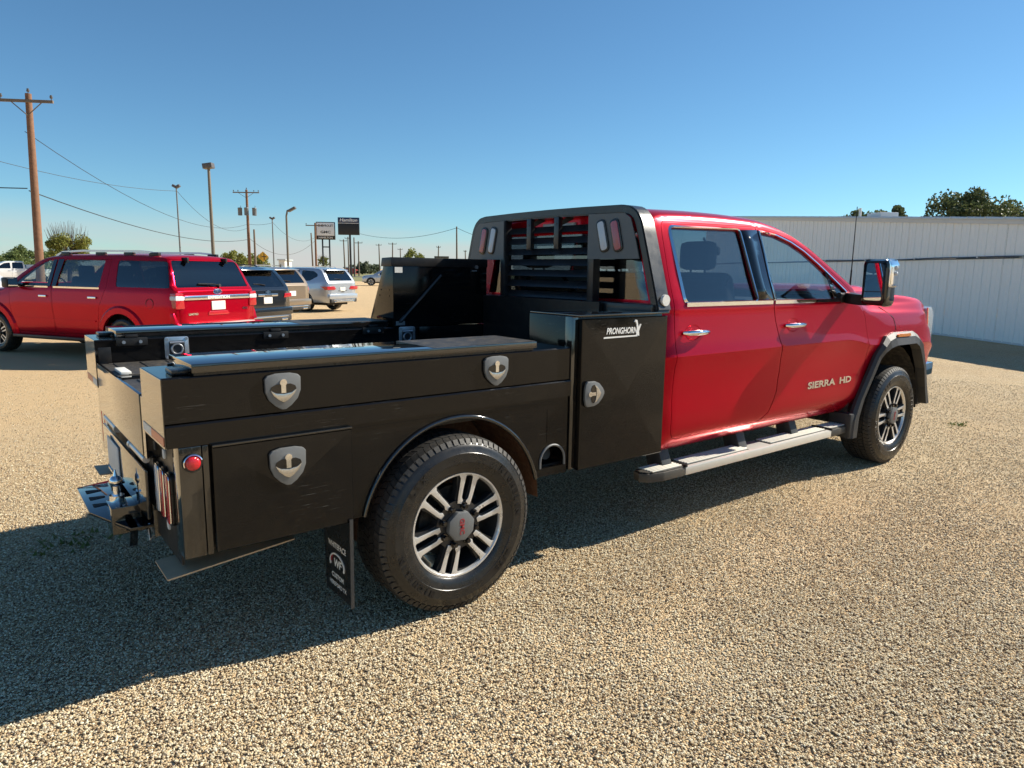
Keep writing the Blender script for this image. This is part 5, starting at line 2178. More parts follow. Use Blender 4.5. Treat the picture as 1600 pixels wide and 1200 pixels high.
cfgp = dict(xr=-1.15, xf=4.55, wb=3.70, rw=.40, rim=.235,
            ze=[(-1.15, 1.28), (1.05, 1.28), (1.08, 1.50), (1.12, 1.80), (1.3, 1.84), (2.3, 1.83), (2.7, 1.66), (3.1, 1.40), (3.25, 1.28), (4.3, 1.20), (4.5, 1.12), (4.55, 1.0)],
            zc=[(-1.15, 1.29), (1.05, 1.29), (1.08, 1.55), (1.12, 1.86), (1.3, 1.90), (2.2, 1.89), (2.6, 1.76), (3.1, 1.46), (3.3, 1.33), (4.3, 1.28), (4.5, 1.2), (4.55, 1.05)],
            zb=[(-1.15, 1.27), (3.0, 1.27), (3.3, 1.2), (4.4, 1.08), (4.55, .95)],
            yb=[(-1.15, .94), (0, .98), (4.2, .98), (4.45, .90), (4.55, .82)],
            win=[[(2.05, 1.78), (2.05, 1.30), (3.0, 1.29), (2.75, 1.52), (2.45, 1.72)], [(1.2, 1.30), (1.2, 1.78), (1.92, 1.78), (1.95, 1.30)]],
            glass=['glass_tint', 'glass_dark'], rear=[(-.7, 1.40), (.7, 1.40), (.62, 1.78), (-.62, 1.78)], wind=(2.4, 3.15),
            doors=[[(2.0, 1.80), (2.0, .5), (3.05, .5), (3.15, 1.22), (2.9, 1.42), (2.5, 1.74)], [(1.15, 1.80), (1.12, .5), (1.98, .5), (1.98, 1.80)]], panedoor={0: 0, 1: 1}, handles=[(2.15, 1.12), (1.3, 1.12)],
            seat=(2.2, 1.5), dash=2.85, mirror=(2.9, 1.30), zlo=.45)
wp, _, _ = make_car('parked_pickup', 'white pickup truck facing the lot at the far left under the trees', 'pickup truck', (3.1, 65.1), R(186), .97, 'white_paint', cfgp, 'vehicles far off across the lot')
b = MB()
b.box(4.45, 4.60, -.72, .72, .72, 1.10, .03)
b.build('grille', 'black_gloss', wp, 30)
for s in (-1, 1):
    b = MB()
    b.box(4.30, 4.57, *yy2(s, .60, .90), .90, 1.08, .04)
    b.build('headlight', 'headlamp', wp, 30)
b = MB()
b.box(4.40, 4.72, -.92, .92, .48, .70, .04)
b.build('front_bumper', 'chrome', wp, 30)
b = MB()
b.box(.2, .95, -.55, .55, 1.30, 1.62, .03)
b.build('ladder_box', 'white_paint', wp, 30)

# ================================================================ metal building on the right
B0 = Vector((17.572, 1.81, 0))
BD = Vector((19.251 - 17.572, 4.406 - 1.81, 0)).normalized()      # along the wall, away to the left
BN = Vector((-BD.y, BD.x, 0))                                     # towards the lot
if BN.dot(CAM - B0) < 0:
    BN = -BN
bld = thing('metal_building', 'long low white metal sided building along the right edge', 'building', B0)
BROT = Matrix((BD, BN, Vector((0, 0, 1)))).transposed().to_4x4()
bld.matrix_world = T(B0) @ BROT if BROT.determinant() > 0 else T(B0) @ Matrix((BD, -BN, Vector((0, 0, 1)))).transposed().to_4x4()
FS = 1 if BROT.determinant() > 0 else -1       # sign of local y facing the lot
S0, S1 = -9.14, 21.0
PEAK = 21.0


def eave(s_):
    return 2.86 + .0745 * s_


def ribprofile(n, pitch, h):
    pr = [(0, 0)]
    for i in range(n):
        x = i * pitch
        pr += [(x + .012, 0), (x + .024, h), (x + .052, h), (x + .064, 0)]
        pr += [(x + pitch * .55, 0), (x + pitch * .57, h * .25), (x + pitch * .63, h * .25), (x + pitch * .65, 0)]
    pr.append((n * pitch, 0))
    return pr


def panel_mesh(z0, zt0, slope, pitch=.3048, n=3, h=.022):
    pr = ribprofile(n, pitch, h)
    me = bpy.data.meshes.new('wall_panel')
    vv, ff = [], []
    for x, d in pr:
        vv.append((x, FS * d, z0))
        vv.append((x, FS * d, zt0 + slope * x))
    for i in range(len(pr) - 1):
        ff.append((2 * i, 2 * i + 2, 2 * i + 3, 2 * i + 1))
    # turn the right hand edge back so that the sheet has an edge
    k = len(vv)
    vv += [(pr[-1][0], -FS * .004, z0), (pr[-1][0], -FS * .004, zt0 + slope * pr[-1][0])]
    ff.append((k - 2, k, k + 1, k - 1))
    me.from_pydata(vv, [], ff)
    me.materials.append(MATS['wall_metal'])
    return me


PW = .9144
lowm = panel_mesh(.03, 2.02, 0)
x = S0
i = 0
while x < S1 - .01:
    o = bpy.data.objects.new('wall_panel', lowm)
    COL.objects.link(o)
    o.parent = bld
    o.location = (x, FS * (.004 if i % 2 else .0), 0)
    e0 = eave(x) - .06
    me = panel_mesh(2.05, e0, .0745)
    o = bpy.data.objects.new('wall_panel', me)
    COL.objects.link(o)
    o.parent = bld
    o.location = (x, -FS * (.012 if i % 2 else .016), 0)
    x += PW
    i += 1


def bbox(name, mat, x0, x1, d0, d1, z0, z1, bev=0.0):
    b = MB()
    b.box(x0, x1, *sorted((FS * d0, FS * d1)), z0, z1, bev)
    return b.build(name, mat, bld, 30)


bbox('base_trim', 'trim_metal', S0, S1, -.02, .012, -.12, .05)
bbox('wall_flashing', 'trim_blue', S0, S1, -.03, .030, 2.016, 2.040, .003)
b = MB()
b.tube([(x, FS * .075, 2.055 + .012 * math.sin(x * .9) + .006 * math.sin(x * 2.3)) for x in [S0 + k * .6 for k in range(51)]], .016, n=8)
b.build('conduit', 'trim_blue', bld, 60)
for k in range(12):
    b = MB()
    b.box(S0 + 1.2 + k * 2.4, S0 + 1.25 + k * 2.4, *sorted((FS * .03, FS * .10)), 2.04, 2.09)
    b.build('conduit_clip', 'trim_metal', bld)
b = MB()
b.prism([(S0, eave(S0) - .10), (S1, eave(S1) - .10), (S1, eave(S1) + .0), (S0, eave(S0) + .0)], FS * -.02, FS * .06, 'y')
b.build('rake_trim', 'trim_metal', bld)
b = MB()
b.prism([(S0, eave(S0) + .0), (S1, eave(S1)), (S1, eave(S1) + .035), (S0, eave(S0) + .035)], FS * -14, FS * .12, 'y')
rf = b.build('roof', 'roof_metal', bld)
for k in range(48):
    x = S0 + .3 + k * .6096
    b = MB()
    z = eave(x) + .035
    b.prism([(x - .03, z - .002), (x + .03, z), (x + .015, z + .035), (x - .015, z + .035)], FS * -13.9, FS * .14, 'y')
    b.build('roof_rib', 'roof_metal', rf)
b = MB()
b.box(S0, S0 + .02, *sorted((FS * -13.97, FS * -.03)), -.1, eave(S0))
b.build('end_wall', 'wall_metal', bld)
b = MB()
b.box(S0, S1, *sorted((FS * -14, FS * -13.98)), 0, eave(S0))
b.build('back_wall', 'wall_metal', bld)
b = MB()
b.box(S1 - .02, S1, *sorted((FS * -13.97, FS * -.03)), -.1, eave(S1))
b.build('end_wall', 'wall_metal', bld)
b = MB()
b.cyl((8.15, FS * -.6, 3.4), (8.15, FS * -.6, 3.82), .045, n=14)
b.build('vent_pipe', 'sticker', rf, 40)
b = MB()
b.box(6.95, 7.75, *sorted((FS * -1.2, FS * -.6)), 3.40, 3.60, .03)
b.build('roof_unit', 'trim_metal', rf, 30)

# ================================================================ poles, signs, wires


def bez(a, c_, sag, n=18):
    a, c_ = Vector(a), Vector(c_)
    return [a.lerp(c_, t / n) - Vector((0, 0, sag * 4 * (t / n) * (1 - t / n))) for t in range(n + 1)]


def wire(label, a, c_, sag, r=.016):
    b = MB()
    b.tube(bez(a, c_, sag), r, n=5)
    o = b.build('overhead_wire', 'wire', None, 60)
    tag(o, label, 'wire', 'overhead wires')


RIGHT = Vector((math.sin(YAW), -math.cos(YAW), 0))
FWD = Vector((math.cos(YAW), math.sin(YAW), 0))


def utility(name, label, x, y, h, r, arm, ang, lean=(0, 0), mat='wood', brace=True, ins=3, tr=0, arm2=None, group='utility poles'):
    t = thing(name, label, 'utility pole', (x, y, 0), 0, group)
    b = MB()
    b.tube([(0, 0, -.2), (lean[0] * .5, lean[1] * .5, h * .5), (lean[0], lean[1], h)], [r, r * .86, r * .68], n=14)
    b.build('shaft', mat, t, 60)
    d = RIGHT * math.cos(ang) + FWD * math.sin(ang)
    n = Vector((-d.y, d.x, 0))
    top = Vector((lean[0], lean[1], h))
    if arm:
        za = h - .35
        c0 = Vector((lean[0], lean[1], za)) - FWD * r * .9
        b = MB()
        b.tube([c0 - d * arm / 2, c0 + d * arm / 2], 0, rect=(.10, .12), up=(0, 0, 1))
        ca = b.build('crossarm', 'wood_grey' if mat != 'pole_grey' else mat, t)
        if brace:
            for s in (-1, 1):
                b = MB()
                b.tube([c0 + d * s * arm * .28 - Vector((0, 0, .06)), c0 - Vector((0, 0, .62))], .022, n=6)
                b.build('arm_brace', 'wood_grey', t)
        pos = [(-.47,), (.47,), (0,), (-.3,), (.3,)][:ins]
        for (q,) in pos:
            b = MB()
            base = c0 + d * arm * q + Vector((0, 0, .06)) if q else top.copy()
            b.cyl(base - Vector((0, 0, .02)), base + Vector((0, 0, .10)), .018, n=6)
            b.cyl(base + Vector((0, 0, .08)), base + Vector((0, 0, .16)), .055, .07, n=10)
            b.cyl(base + Vector((0, 0, .16)), base + Vector((0, 0, .22)), .04, .05, n=10)
            b.build('insulator', 'insulator', t, 40)
    if arm2:
        c1 = Vector((lean[0] * .9, lean[1] * .9, h - arm2[1])) - FWD * r
        b = MB()
        b.tube([c1 - d * arm2[0] / 2, c1 + d * arm2[0] / 2], 0, rect=(.09, .10), up=(0, 0, 1))
        b.build('crossarm', 'wood_grey', t)
    for k in range(tr):
        off = (k - 1) * .85
        c1 = Vector((lean[0] * .8, lean[1] * .8, h - 3.0)) + d * off - FWD * (.3 if off == 0 else .05)
        b = MB()
        b.lathe([(.001, 0), (.22, 0), (.25, .03), (.25, .80), (.27, .83), (.24, .90), (.001, .93)], c1, 'z', 18)
        b.cyl(c1 + Vector((.1, 0, .9)), c1 + Vector((.1, 0, 1.15)), .04, .03, n=8)
        b.build('transformer', 'transformer', t, 40)
    return t


utility('utility_pole', 'tall brown wooden utility pole with crossarm at the far left', 1.10, 36.15, 9.15, .19, 2.25, .12, (.20, -.16), ins=3)
utility('utility_pole', 'wooden utility pole carrying transformers in the left background', 25.6, 83.0, 10.6, .20, 3.1, .02, tr=3, ins=5)
utility('utility_pole', 'short grey pole close beside the transformer pole', 26.15, 82.6, 6.0, .15, 0, 0, mat='wood_grey')
utility('utility_pole', 'thin leaning wooden pole at the left edge of the picture', -5.6, 66.0, 5.6, .12, .9, .1, (-.5, .3), ins=2, brace=False)
utility('utility_pole', 'plain pole with wide flat crossarm left of the dealer sign', 36.0, 88.0, 7.5, .16, 2.4, .05, ins=1, brace=False)
# far poles, each with its own position
FARP = [(487.6, 420, 364, 120, 0, 'slim pole right beside the crossarm pole by the dealer sign'), (538, 425, 374, 160, 1.6, 'far pole behind the dark screen sign, leftmost one'), (544, 425, 370, 165, 1.4, 'far pole close left of the screen sign post'),
        (553, 431, 371, 140, 0, 'thin pole just right of the screen sign post'), (560, 427, 377, 150, 1.9, 'far crooked pole with crossarm right of the screen sign'), (593, 427, 381, 190, 1.6, 'far pole left of the raised box, straight one'),
        (612.5, 427, 379, 175, 2.0, 'far pole above the raised box, leftmost'), (626, 427, 388, 210, 1.5, 'far pole just left of the round yellow green tree'), (684, 425, 384, 170, 1.0, 'far pole with flat head above the raised box'),
        (714, 425, 354, 110, 0, 'tall plain pole just left of the headache rack'), (728, 425, 391, 190, .8, 'small far pole beside the headache rack')]


def ground_at(px, d):
    """world x,y at picture column px and forward distance d, on level ground"""
    k = (px - 800) / 1086.47
    q = CAM + FWD * d + RIGHT * k * d * math.cos(PIT) * 1.0
    return q.x, q.y


def z_at(px, py, d):
    r_ = _F + _R2 * ((px - 800) / 1086.47) + _D2 * ((py - 600) / 1086.47)
    r_ = r_ / r_.dot(FWD)
    q = CAM + r_ * d
    return q


for (px, pb, pt, d, arm, lab) in FARP:
    q = z_at(px, pt, d)
    utility('utility_pole', lab, q.x, q.y, q.z, .11 + d * .0004, arm, random.uniform(-.2, .2), (random.uniform(-.25, .25), 0), mat='wood_grey', brace=False, ins=2 if arm else 0, group='far utility poles')


def lightpole(label, x, y, h, r, kind, mat='pole_metal'):
    t = thing('light_pole', label, 'light pole', (x, y, 0), 0, 'parking lot light poles')
    b = MB()
    if kind == 'bent':
        b.tube([(0, 0, 0), (0, 0, h - .7), Vector((0, 0, h - .15)) + RIGHT * .12, Vector((0, 0, h)) + RIGHT * .55], [r, r * .75, r * .7, r * .6], n=10)
    else:
        b.tube([(0, 0, 0), (0, 0, h * .5), (0, 0, h)], [r, r * .85, r * .7], n=10)
    b.build('shaft', mat, t, 60)
    b = MB()
    if kind == 'bent':
        c0 = Vector((0, 0, h - .02)) + RIGHT * .62
        M = T(c0) @ Matrix((RIGHT, FWD, Vector((0, 0, 1)))).transposed().to_4x4() @ Matrix.Rotation(R(-28), 4, 'Y')
        b.box(-.42, .42, -.26, .26, -.10, .13, .03, mtx=M)
    elif kind == 'flood':
        M = T((0, 0, h + .15)) @ Matrix((RIGHT, FWD, Vector((0, 0, 1)))).transposed().to_4x4() @ Matrix.Rotation(R(-8), 4, 'Y')
        b.box(-.33, .33, -.28, .28, -.13, .22, .03, mtx=M)
    else:
        for s in (-1, 1):
            M = T(Vector((0, 0, h)) + RIGHT * s * .16) @ Matrix((RIGHT, FWD, Vector((0, 0, 1)))).transposed().to_4x4() @ Matrix.Rotation(R(-30 * s), 4, 'Y')
            b.box(-.18, .18, -.14, .14, -.06, .14, .02, mtx=M)
        b.cyl((0, 0, h - .4), (0, 0, h + .1), .05, n=8)
    b.build('lamp_head', 'insulator', t, 30)
    return t


lightpole('tan light pole with one square floodlight head', 12.35, 48.95, 8.25, .135, 'flood')
lightpole('thin grey light pole with twin heads left of the floodlight', 12.95, 61.15, 8.1, .075, 'twin', 'pole_grey')
lightpole('light pole with bent arm head right of the transformer pole', 25.6, 70.3, 7.6, .13, 'bent')
lightpole('thin light pole with small twin heads beside the bent one', 27.9, 81.2, 7.3, .085, 'twin', 'pole_grey')

P1 = Vector((1.0, 36.2, 0))
XF_ = Vector((25.6, 83.0, 0))
LB = Vector((12.95, 61.15, 0))
wire('wire dropping from the brown pole top down to the right', (1.05, 36.1, 7.5), (25.5, 82.8, 6.6), 1.9)
wire('lower thick cable from the brown pole to the transformer pole', (1.0, 36.2, 4.9), (25.5, 82.8, 4.8), 1.0, .024)
wire('short level cable from the left edge to the brown pole', (-14, 37.5, 5.3), (.95, 36.2, 5.0), .25, .024)
wire('wire crossing from the left edge to the thin twin light pole', (-14.0, 38.0, 11.4), (12.95, 61.15, 7.75), 1.7)
wire('wire sagging from the thin twin light pole to the transformer pole', (12.95, 61.15, 7.8), (25.6, 82.9, 6.2), 1.5)
wire('cable sagging from the transformer pole to the crossarm pole', (25.7, 82.9, 4.9), (36.0, 88.0, 5.2), 1.9, .022)
wire('upper wire from the transformer pole to the small twin light pole', (25.7, 82.9, 6.6), (27.9, 81.2, 6.8), .15)
wire('wire from the small twin light pole to the crossarm pole', (27.9, 81.2, 6.9), (36.0, 88.0, 5.6), 1.2)
q0, q1 = z_at(714, 356, 110), z_at(562, 365, 140)
wire('long wire sagging left from the tall plain pole', q0, q1, 1.2, .03)
q0, q1 = z_at(714, 356, 110), z_at(800, 378, 105)
wire('wire running right from the tall plain pole behind the rack', q0, q1, .5, .03)


def frame_at(p, yaw_extra=0.0):
    """local x to picture right, local y away, upright, at p"""
    M = Matrix((RIGHT, FWD, Vector((0, 0, 1)))).transposed().to_4x4()
    return T(p) @ M @ Matrix.Rotation(yaw_extra, 4, 'Z')


# dealer sign: white cabinet on two black legs
p = z_at(509, 363, 98)
sg = thing('dealer_sign', 'white dealer sign on two black legs with a black name band', 'sign', (p.x, p.y, 0))
sg.matrix_world = frame_at((p.x, p.y, 0), R(6))
b = MB()
b.box(-1.28, 1.28, -.2, .2, 5.42, 7.80, .03)
cabn = b.build('cabinet', 'sign_black', sg, 30)
b = MB()
b.box(-1.19, 1.19, -.212, -.19, 5.95, 7.70, .01)
b.build('face', 'sign_white', cabn)
b = MB()
b.text('CHEVROLET', .40, T((0, -.214, 7.28)) @ RX90, sx_=.93, bold=.012)
b.build('lettering', 'sign_black', cabn, None)
b = MB()
b.text('GMC', .46, T((0, -.214, 6.42)) @ RX90, sx_=1.35, bold=.014)
b.build('lettering', 'sign_black', cabn, None)
b = MB()
b.text('HAMILTON', .34, T((0, -.214, 5.68)) @ RX90, sx_=1.1, bold=.008)
b.build('lettering', 'white_print', cabn, None)
for s in (-1, 1):
    b = MB()
    b.box(s * .47 - .09, s * .47 + .09, -.12, .12, 0, 5.45, .01)
    b.build('leg', 'pole_black', sg, 30)
b = MB()
b.box(-.40, .40, -.08, .08, 4.35, 4.50)
b.build('leg_brace', 'pole_black', sg)
p = z_at(545, 356, 92)
sg = thing('screen_sign', 'dark message board with blue header on a single black post', 'sign', (p.x, p.y, 0))
sg.matrix_world = frame_at((p.x, p.y, 0), R(4))
b = MB()
b.box(-1.36, 1.36, -.2, .2, 5.82, 8.02, .03)
cabn = b.build('cabinet', 'sign_black', sg, 30)
b = MB()
b.box(-1.32, 1.32, -.212, -.19, 7.36, 7.97, .01)
b.build('header', 'sign_blue', cabn)
b = MB()
b.box(-1.32, 1.32, -.212, -.19, 5.86, 7.24, .01)
b.build('screen', 'sign_screen', cabn)
b = MB()
b.text('Hamilton', .56, T((0, -.214, 7.68)) @ RX90, sx_=1.08, bold=.008, shear=.2)
b.build('lettering', 'sign_white', cabn, None)
b = MB()
b.box(-1.32, 1.32, -.214, -.19, 7.27, 7.32)
b.build('header_line', 'sign_white', cabn)
b = MB()
b.tube([(.12, 0, 5.85), (.14, 0, 3), (.2, 0, 0)], .13, n=12)
b.build('post', 'pole_black', sg, 60)
# yellow diamond side-road sign
p = z_at(411, 401, 70)
sg = thing('warning_sign', 'yellow diamond road sign with a black cross symbol above the cars', 'road sign', (p.x, p.y, 0))
sg.matrix_world = frame_at((p.x, p.y, 0), R(10))
zc_ = p.z
b = MB()
b.prism(rounded([(-.52, zc_), (0, zc_ - .52), (.52, zc_), (0, zc_ + .52)], .06, 3), -.02, .0, 'y')
pln = b.build('plate', 'sign_yellow', sg)
b = MB()
b.box(.06, .14, -.024, -.0195, zc_ - .33, zc_ + .33)
b.box(-.12, .32, -.0245, -.020, zc_ - .04, zc_ + .04)
b.box(-.22, -.17, -.024, -.0195, zc_ - .2, zc_ + .2)
b.build('symbol', 'sign_black', pln)
b = MB()
b.box(-.035, .035, .001, .05, 0, zc_ + .4)
b.build('post', 'pole_grey', sg)
sg['label'] = 'yellow diamond road sign with black cross symbol above the parked cars'

# ================================================================ trees


def tree(name, label, x, y, z0, h, rx_, rz_, leaf, n=2600, lsz=.16, trunk=.2, seed=1, twigs=0, group='trees in the background', flat=1.0):
    rnd = random.Random(seed)
    t = thing(name, label, 'tree', (x, y, 0), 0, group)
    zc_ = h - rz_
    b = MB()
    b.tube([(0, 0, -.1), (.05, 0, zc_ * .5), (0, .05, zc_)], [trunk, trunk * .75, trunk * .5], n=9)
    ends = []
    for i in range(9):
        a = rnd.uniform(0, 6.28)
        e = Vector((math.cos(a) * rx_ * rnd.uniform(.45, .85), math.sin(a) * rx_ * rnd.uniform(.45, .85), zc_ + rz_ * rnd.uniform(-.4, .75)))
        s0 = Vector((0, .03, zc_ * rnd.uniform(.55, 1.0)))
        md = s0.lerp(e, .5) + Vector((0, 0, rz_ * .12))
        b.tube([s0, md, e], [trunk * .4, trunk * .25, trunk * .1], n=6)
        ends.append(e)
    for i in range(twigs):
        a = rnd.uniform(0, 6.28)
        k = rnd.uniform(.1, .75)
        s0 = Vector((math.cos(a) * rx_ * k, math.sin(a) * rx_ * k, zc_ + rz_ * .3))
        e = s0 * 1.0 + Vector((math.cos(a) * .35, math.sin(a) * .35, rz_ * rnd.uniform(.5, 1.0) * (1.1 - k * .5)))
        b.tube([s0, e], [.022, .008], n=4)
    b.build('trunk', 'bark', t, 60)
    # clumps
    cl = []
    for i in range(34):
        while True:
            p_ = Vector((rnd.uniform(-1, 1), rnd.uniform(-1, 1), rnd.uniform(-1, 1)))
            if .35 < p_.length < 1:
                break
        p_ = Vector((p_.x * rx_ * .88, p_.y * rx_ * .88, zc_ + p_.z * rz_ * .86))
        cl.append((p_, rnd.uniform(.16, .34) * rx_))
    for e in ends:
        cl.append((e, rnd.uniform(.2, .32) * rx_))
    vv, ff = [], []
    for i in range(n):
        c0, r0 = rnd.choice(cl)
        d_ = Vector((rnd.gauss(0, 1), rnd.gauss(0, 1), rnd.gauss(0, .75)))
        d_.normalize()
        p_ = c0 + d_ * r0 * (rnd.random() ** .45)
        if p_.z < z0:
            continue
        u = Vector((rnd.gauss(0, 1), rnd.gauss(0, 1), rnd.gauss(0, .8))).normalized()
        v_ = u.orthogonal().normalized()
        q = rnd.uniform(0, 6.28)
        v_ = (Matrix.Rotation(q, 3, u) @ v_)
        w_ = u.cross(v_)
        s_ = lsz * rnd.uniform(.6, 1.35)
        k = len(vv)
        vv += [p_ - v_ * s_ * .5, p_ + w_ * s_ * .33, p_ + v_ * s_ * .6, p_ - w_ * s_ * .33]
        ff.append((k, k + 1, k + 2, k + 3))
    me = bpy.data.meshes.new('crown')
    me.from_pydata(vv, [], ff)
    link('crown', me, leaf, t)
    return t


def tree_px(px, ptop, d, wpx, hpx, **kw):
    q = z_at(px, ptop, d)
    rx_ = wpx / 2 * d / 1086.47
    rz_ = hpx / 2 * d / 1086.47
    return dict(x=q.x, y=q.y, z0=.3, h=q.z, rx_=rx_, rz_=rz_, **kw)


tree('yellow_tree', 'yellow green round tree with bare twigs on top above the red suv', **tree_px(102, 355, 58, 68, 72, leaf='leaf_yellow', n=11000, lsz=.15, twigs=90, seed=3))
for i, (px, pt, d, w_, h_) in enumerate(((4, 388, 82, 60, 58), (40, 383, 88, 62, 64), (74, 392, 96, 54, 50))):
    tree('green_tree', ['green tree behind the white pickup at the left edge', 'dense green tree left of the tall brown pole', 'low green tree just right of the tall brown pole'][i],
         **tree_px(px, pt, d, w_, h_, leaf='leaf_green', n=9000, lsz=.24, seed=10 + i))
tree('yellow_tree', 'rounded yellow green tree left of the transformer pole above the red suv', **tree_px(366, 389, 105, 50, 56, leaf='leaf_yellow', n=8000, lsz=.26, seed=21))
tree('yellow_tree', 'yellow green tree right of the transformer pole by the yellow sign', **tree_px(397, 394, 112, 46, 50, leaf='leaf_yellow', n=7000, lsz=.26, seed=22))
tree('yellow_tree', 'round yellow green tree showing above the raised box', **tree_px(648, 387, 120, 42, 50, leaf='leaf_yellow', n=8000, lsz=.26, seed=23))
tree('sparse_tree', 'thin sparse tree behind the legs of the dealer sign', **tree_px(504, 399, 130, 20, 26, leaf='leaf_yellow', n=500, lsz=.3, seed=24, twigs=24))
for i, (px, pt, d, w_, h_) in enumerate(((566, 408, 190, 22, 24), (578, 413, 210, 20, 18), (588, 411, 230, 16, 20), (552, 412, 240, 18, 18))):
    tree('far_tree', ['far grey green tree right of the screen sign', 'far low tree left of the grey suv', 'far small tree above the grey suv', 'far small tree behind the screen sign post'][i],
         **tree_px(px, pt, d, w_, h_, leaf='leaf_grey', n=900, lsz=.7, seed=30 + i, group='far trees on the horizon'))
tree('dark_tree', 'large dark leafed tree rising behind the metal building', **tree_px(1522, 297, 46, 160, 130, leaf='leaf_dark', n=26000, lsz=.20, seed=41, trunk=.28))
tree('dark_tree', 'dark tree top at the right edge behind the building roof', **tree_px(1598, 326, 48, 70, 90, leaf='leaf_dark', n=5000, lsz=.2, seed=42, trunk=.22))
tree('dark_tree', 'small dark tree crown behind the roof vent, left half', **tree_px(1352, 322, 50, 74, 76, leaf='leaf_dark', n=8000, lsz=.19, seed=43, trunk=.2))
tree('dark_tree', 'small dark tree crown behind the roof vent, right half', **tree_px(1392, 318, 52, 66, 80, leaf='leaf_dark', n=8000, lsz=.19, seed=44, trunk=.2))

# ================================================================ far ground, buildings
b = MB()
q = []
for (px, d) in ((540, 90), (760, 80), (900, 260), (450, 260)):
    q.append((*ground_at(px, d), GZ + .004))
b.quad(*q)
gs = b.build('grass_verge', P('verge', (.20, .19, .07), .95, var=.4, vscale=.4), None, None)
tag(gs, kind='structure')
b = MB()
q = []
for (px, d) in ((-900, 130), (2400, 130), (2400, 142), (-900, 142)):
    q.append((*ground_at(px, d), GZ + .010))
b.quad(*q)
rd_ = b.build('road', P('asphalt', (.06, .058, .055), .9, var=.2, vscale=.6), None, None)
tag(rd_, kind='structure')
for i, (px, pt, pb, d, wpx, m_) in enumerate(((690, 403, 424, 150, 18, 'distant_wall'), (702, 406, 424, 190, 70, 'trim_metal'), (546, 419, 424, 200, 16, 'red_print'), (440, 407, 424, 170, 9, 'sticker'))):
    p0 = z_at(px, pt, d)
    t = thing('far_building', ['low flat tan building far off above the raised box', 'long low pale shed on the horizon left of the rack', 'small red far building behind the screen sign post', 'small white far kiosk above the tan suv'][i], 'building', (p0.x, p0.y, 0), 0, 'far buildings')
    t.matrix_world = frame_at((p0.x, p0.y, 0), .1)
    hw = wpx / 2 * d / 1086
    b = MB()
    b.box(-hw, hw, 0, 8, 0, p0.z)
    b.build('wall', m_, t)
    b = MB()
    b.box(-hw - .3, hw + .3, -.4, 8.4, p0.z, p0.z + .35)
    b.build('roof', 'roof_metal' if i != 0 else 'wood_grey', t)
    b = MB()
    b.box(-hw * .6, -hw * .2, -.05, .05, .9, p0.z * .7)
    b.build('window', 'glass_dark', t)
# weeds
rnd = random.Random(5)
for (x, y, n_, lab) in ((-1.35, .95, 60, 'small green weed patch behind the truck in its shadow'), (6.6, -.75, 36, 'small green weed on the gravel beside the front wheel'), (11.2, 21.2, 40, 'weed patch on the gravel by the silver suv')):
    vv, ff = [], []
    for i in range(n_):
        a = rnd.uniform(0, 6.28)
        r0 = rnd.random() ** .7 * (.16 if x < 6 else .10)
        px_, py_ = x + r0 * math.cos(a) * 1.6, y + r0 * math.sin(a)
        hh = rnd.uniform(.012, .035) * (1 if x < 10 else 2.5)
        aa = rnd.uniform(0, 6.28)
        dx, dy = math.cos(aa) * .012, math.sin(aa) * .012
        k = len(vv)
        gz = ground_z(px_, py_)
        vv += [(px_ - dx, py_ - dy, gz + .004), (px_ + dx, py_ + dy, gz + .004), (px_ + dy * 2.5, py_ - dx * 2.5, gz + .006 + hh)]
        ff.append((k, k + 1, k + 2))
    me = bpy.data.meshes.new('weed')
    me.from_pydata(vv, [], ff)
    o = link('weed', me, 'grass_leaf')
    tag(o, lab, 'weed', kind='stuff')

# belt of trees across the road behind the photographer, met only in the glossy panels
rnd = random.Random(9)
vv, ff = [], []
for i in range(15000):
    x = rnd.uniform(-70, 90)
    top = 2.6 + 1.6 * math.sin(x * .21) + 1.1 * math.sin(x * .53 + 1) + .8 * math.sin(x * 1.3)
    p_ = Vector((x, -72 + rnd.gauss(0, 2.0) - .1 * x, rnd.random() ** .8 * max(1.2, top + 1.2)))
    u = Vector((rnd.gauss(0, 1), rnd.gauss(0, 1), rnd.gauss(0, 1))).normalized()
    v_ = u.orthogonal().normalized()
    w_ = u.cross(v_)
    k = len(vv)
    s_ = rnd.uniform(.3, .8)
    vv += [p_ - v_ * s_ * .5, p_ + w_ * s_ * .4, p_ + v_ * s_ * .6, p_ - w_ * s_ * .4]
    ff.append((k, k + 1, k + 2, k + 3))
me = bpy.data.meshes.new('tree_belt')
me.from_pydata(vv, [], ff)
o = link('tree_belt', me, 'leaf_dark')
tag(o, 'far belt of dark trees reflected in the truck panels', 'trees', kind='stuff')

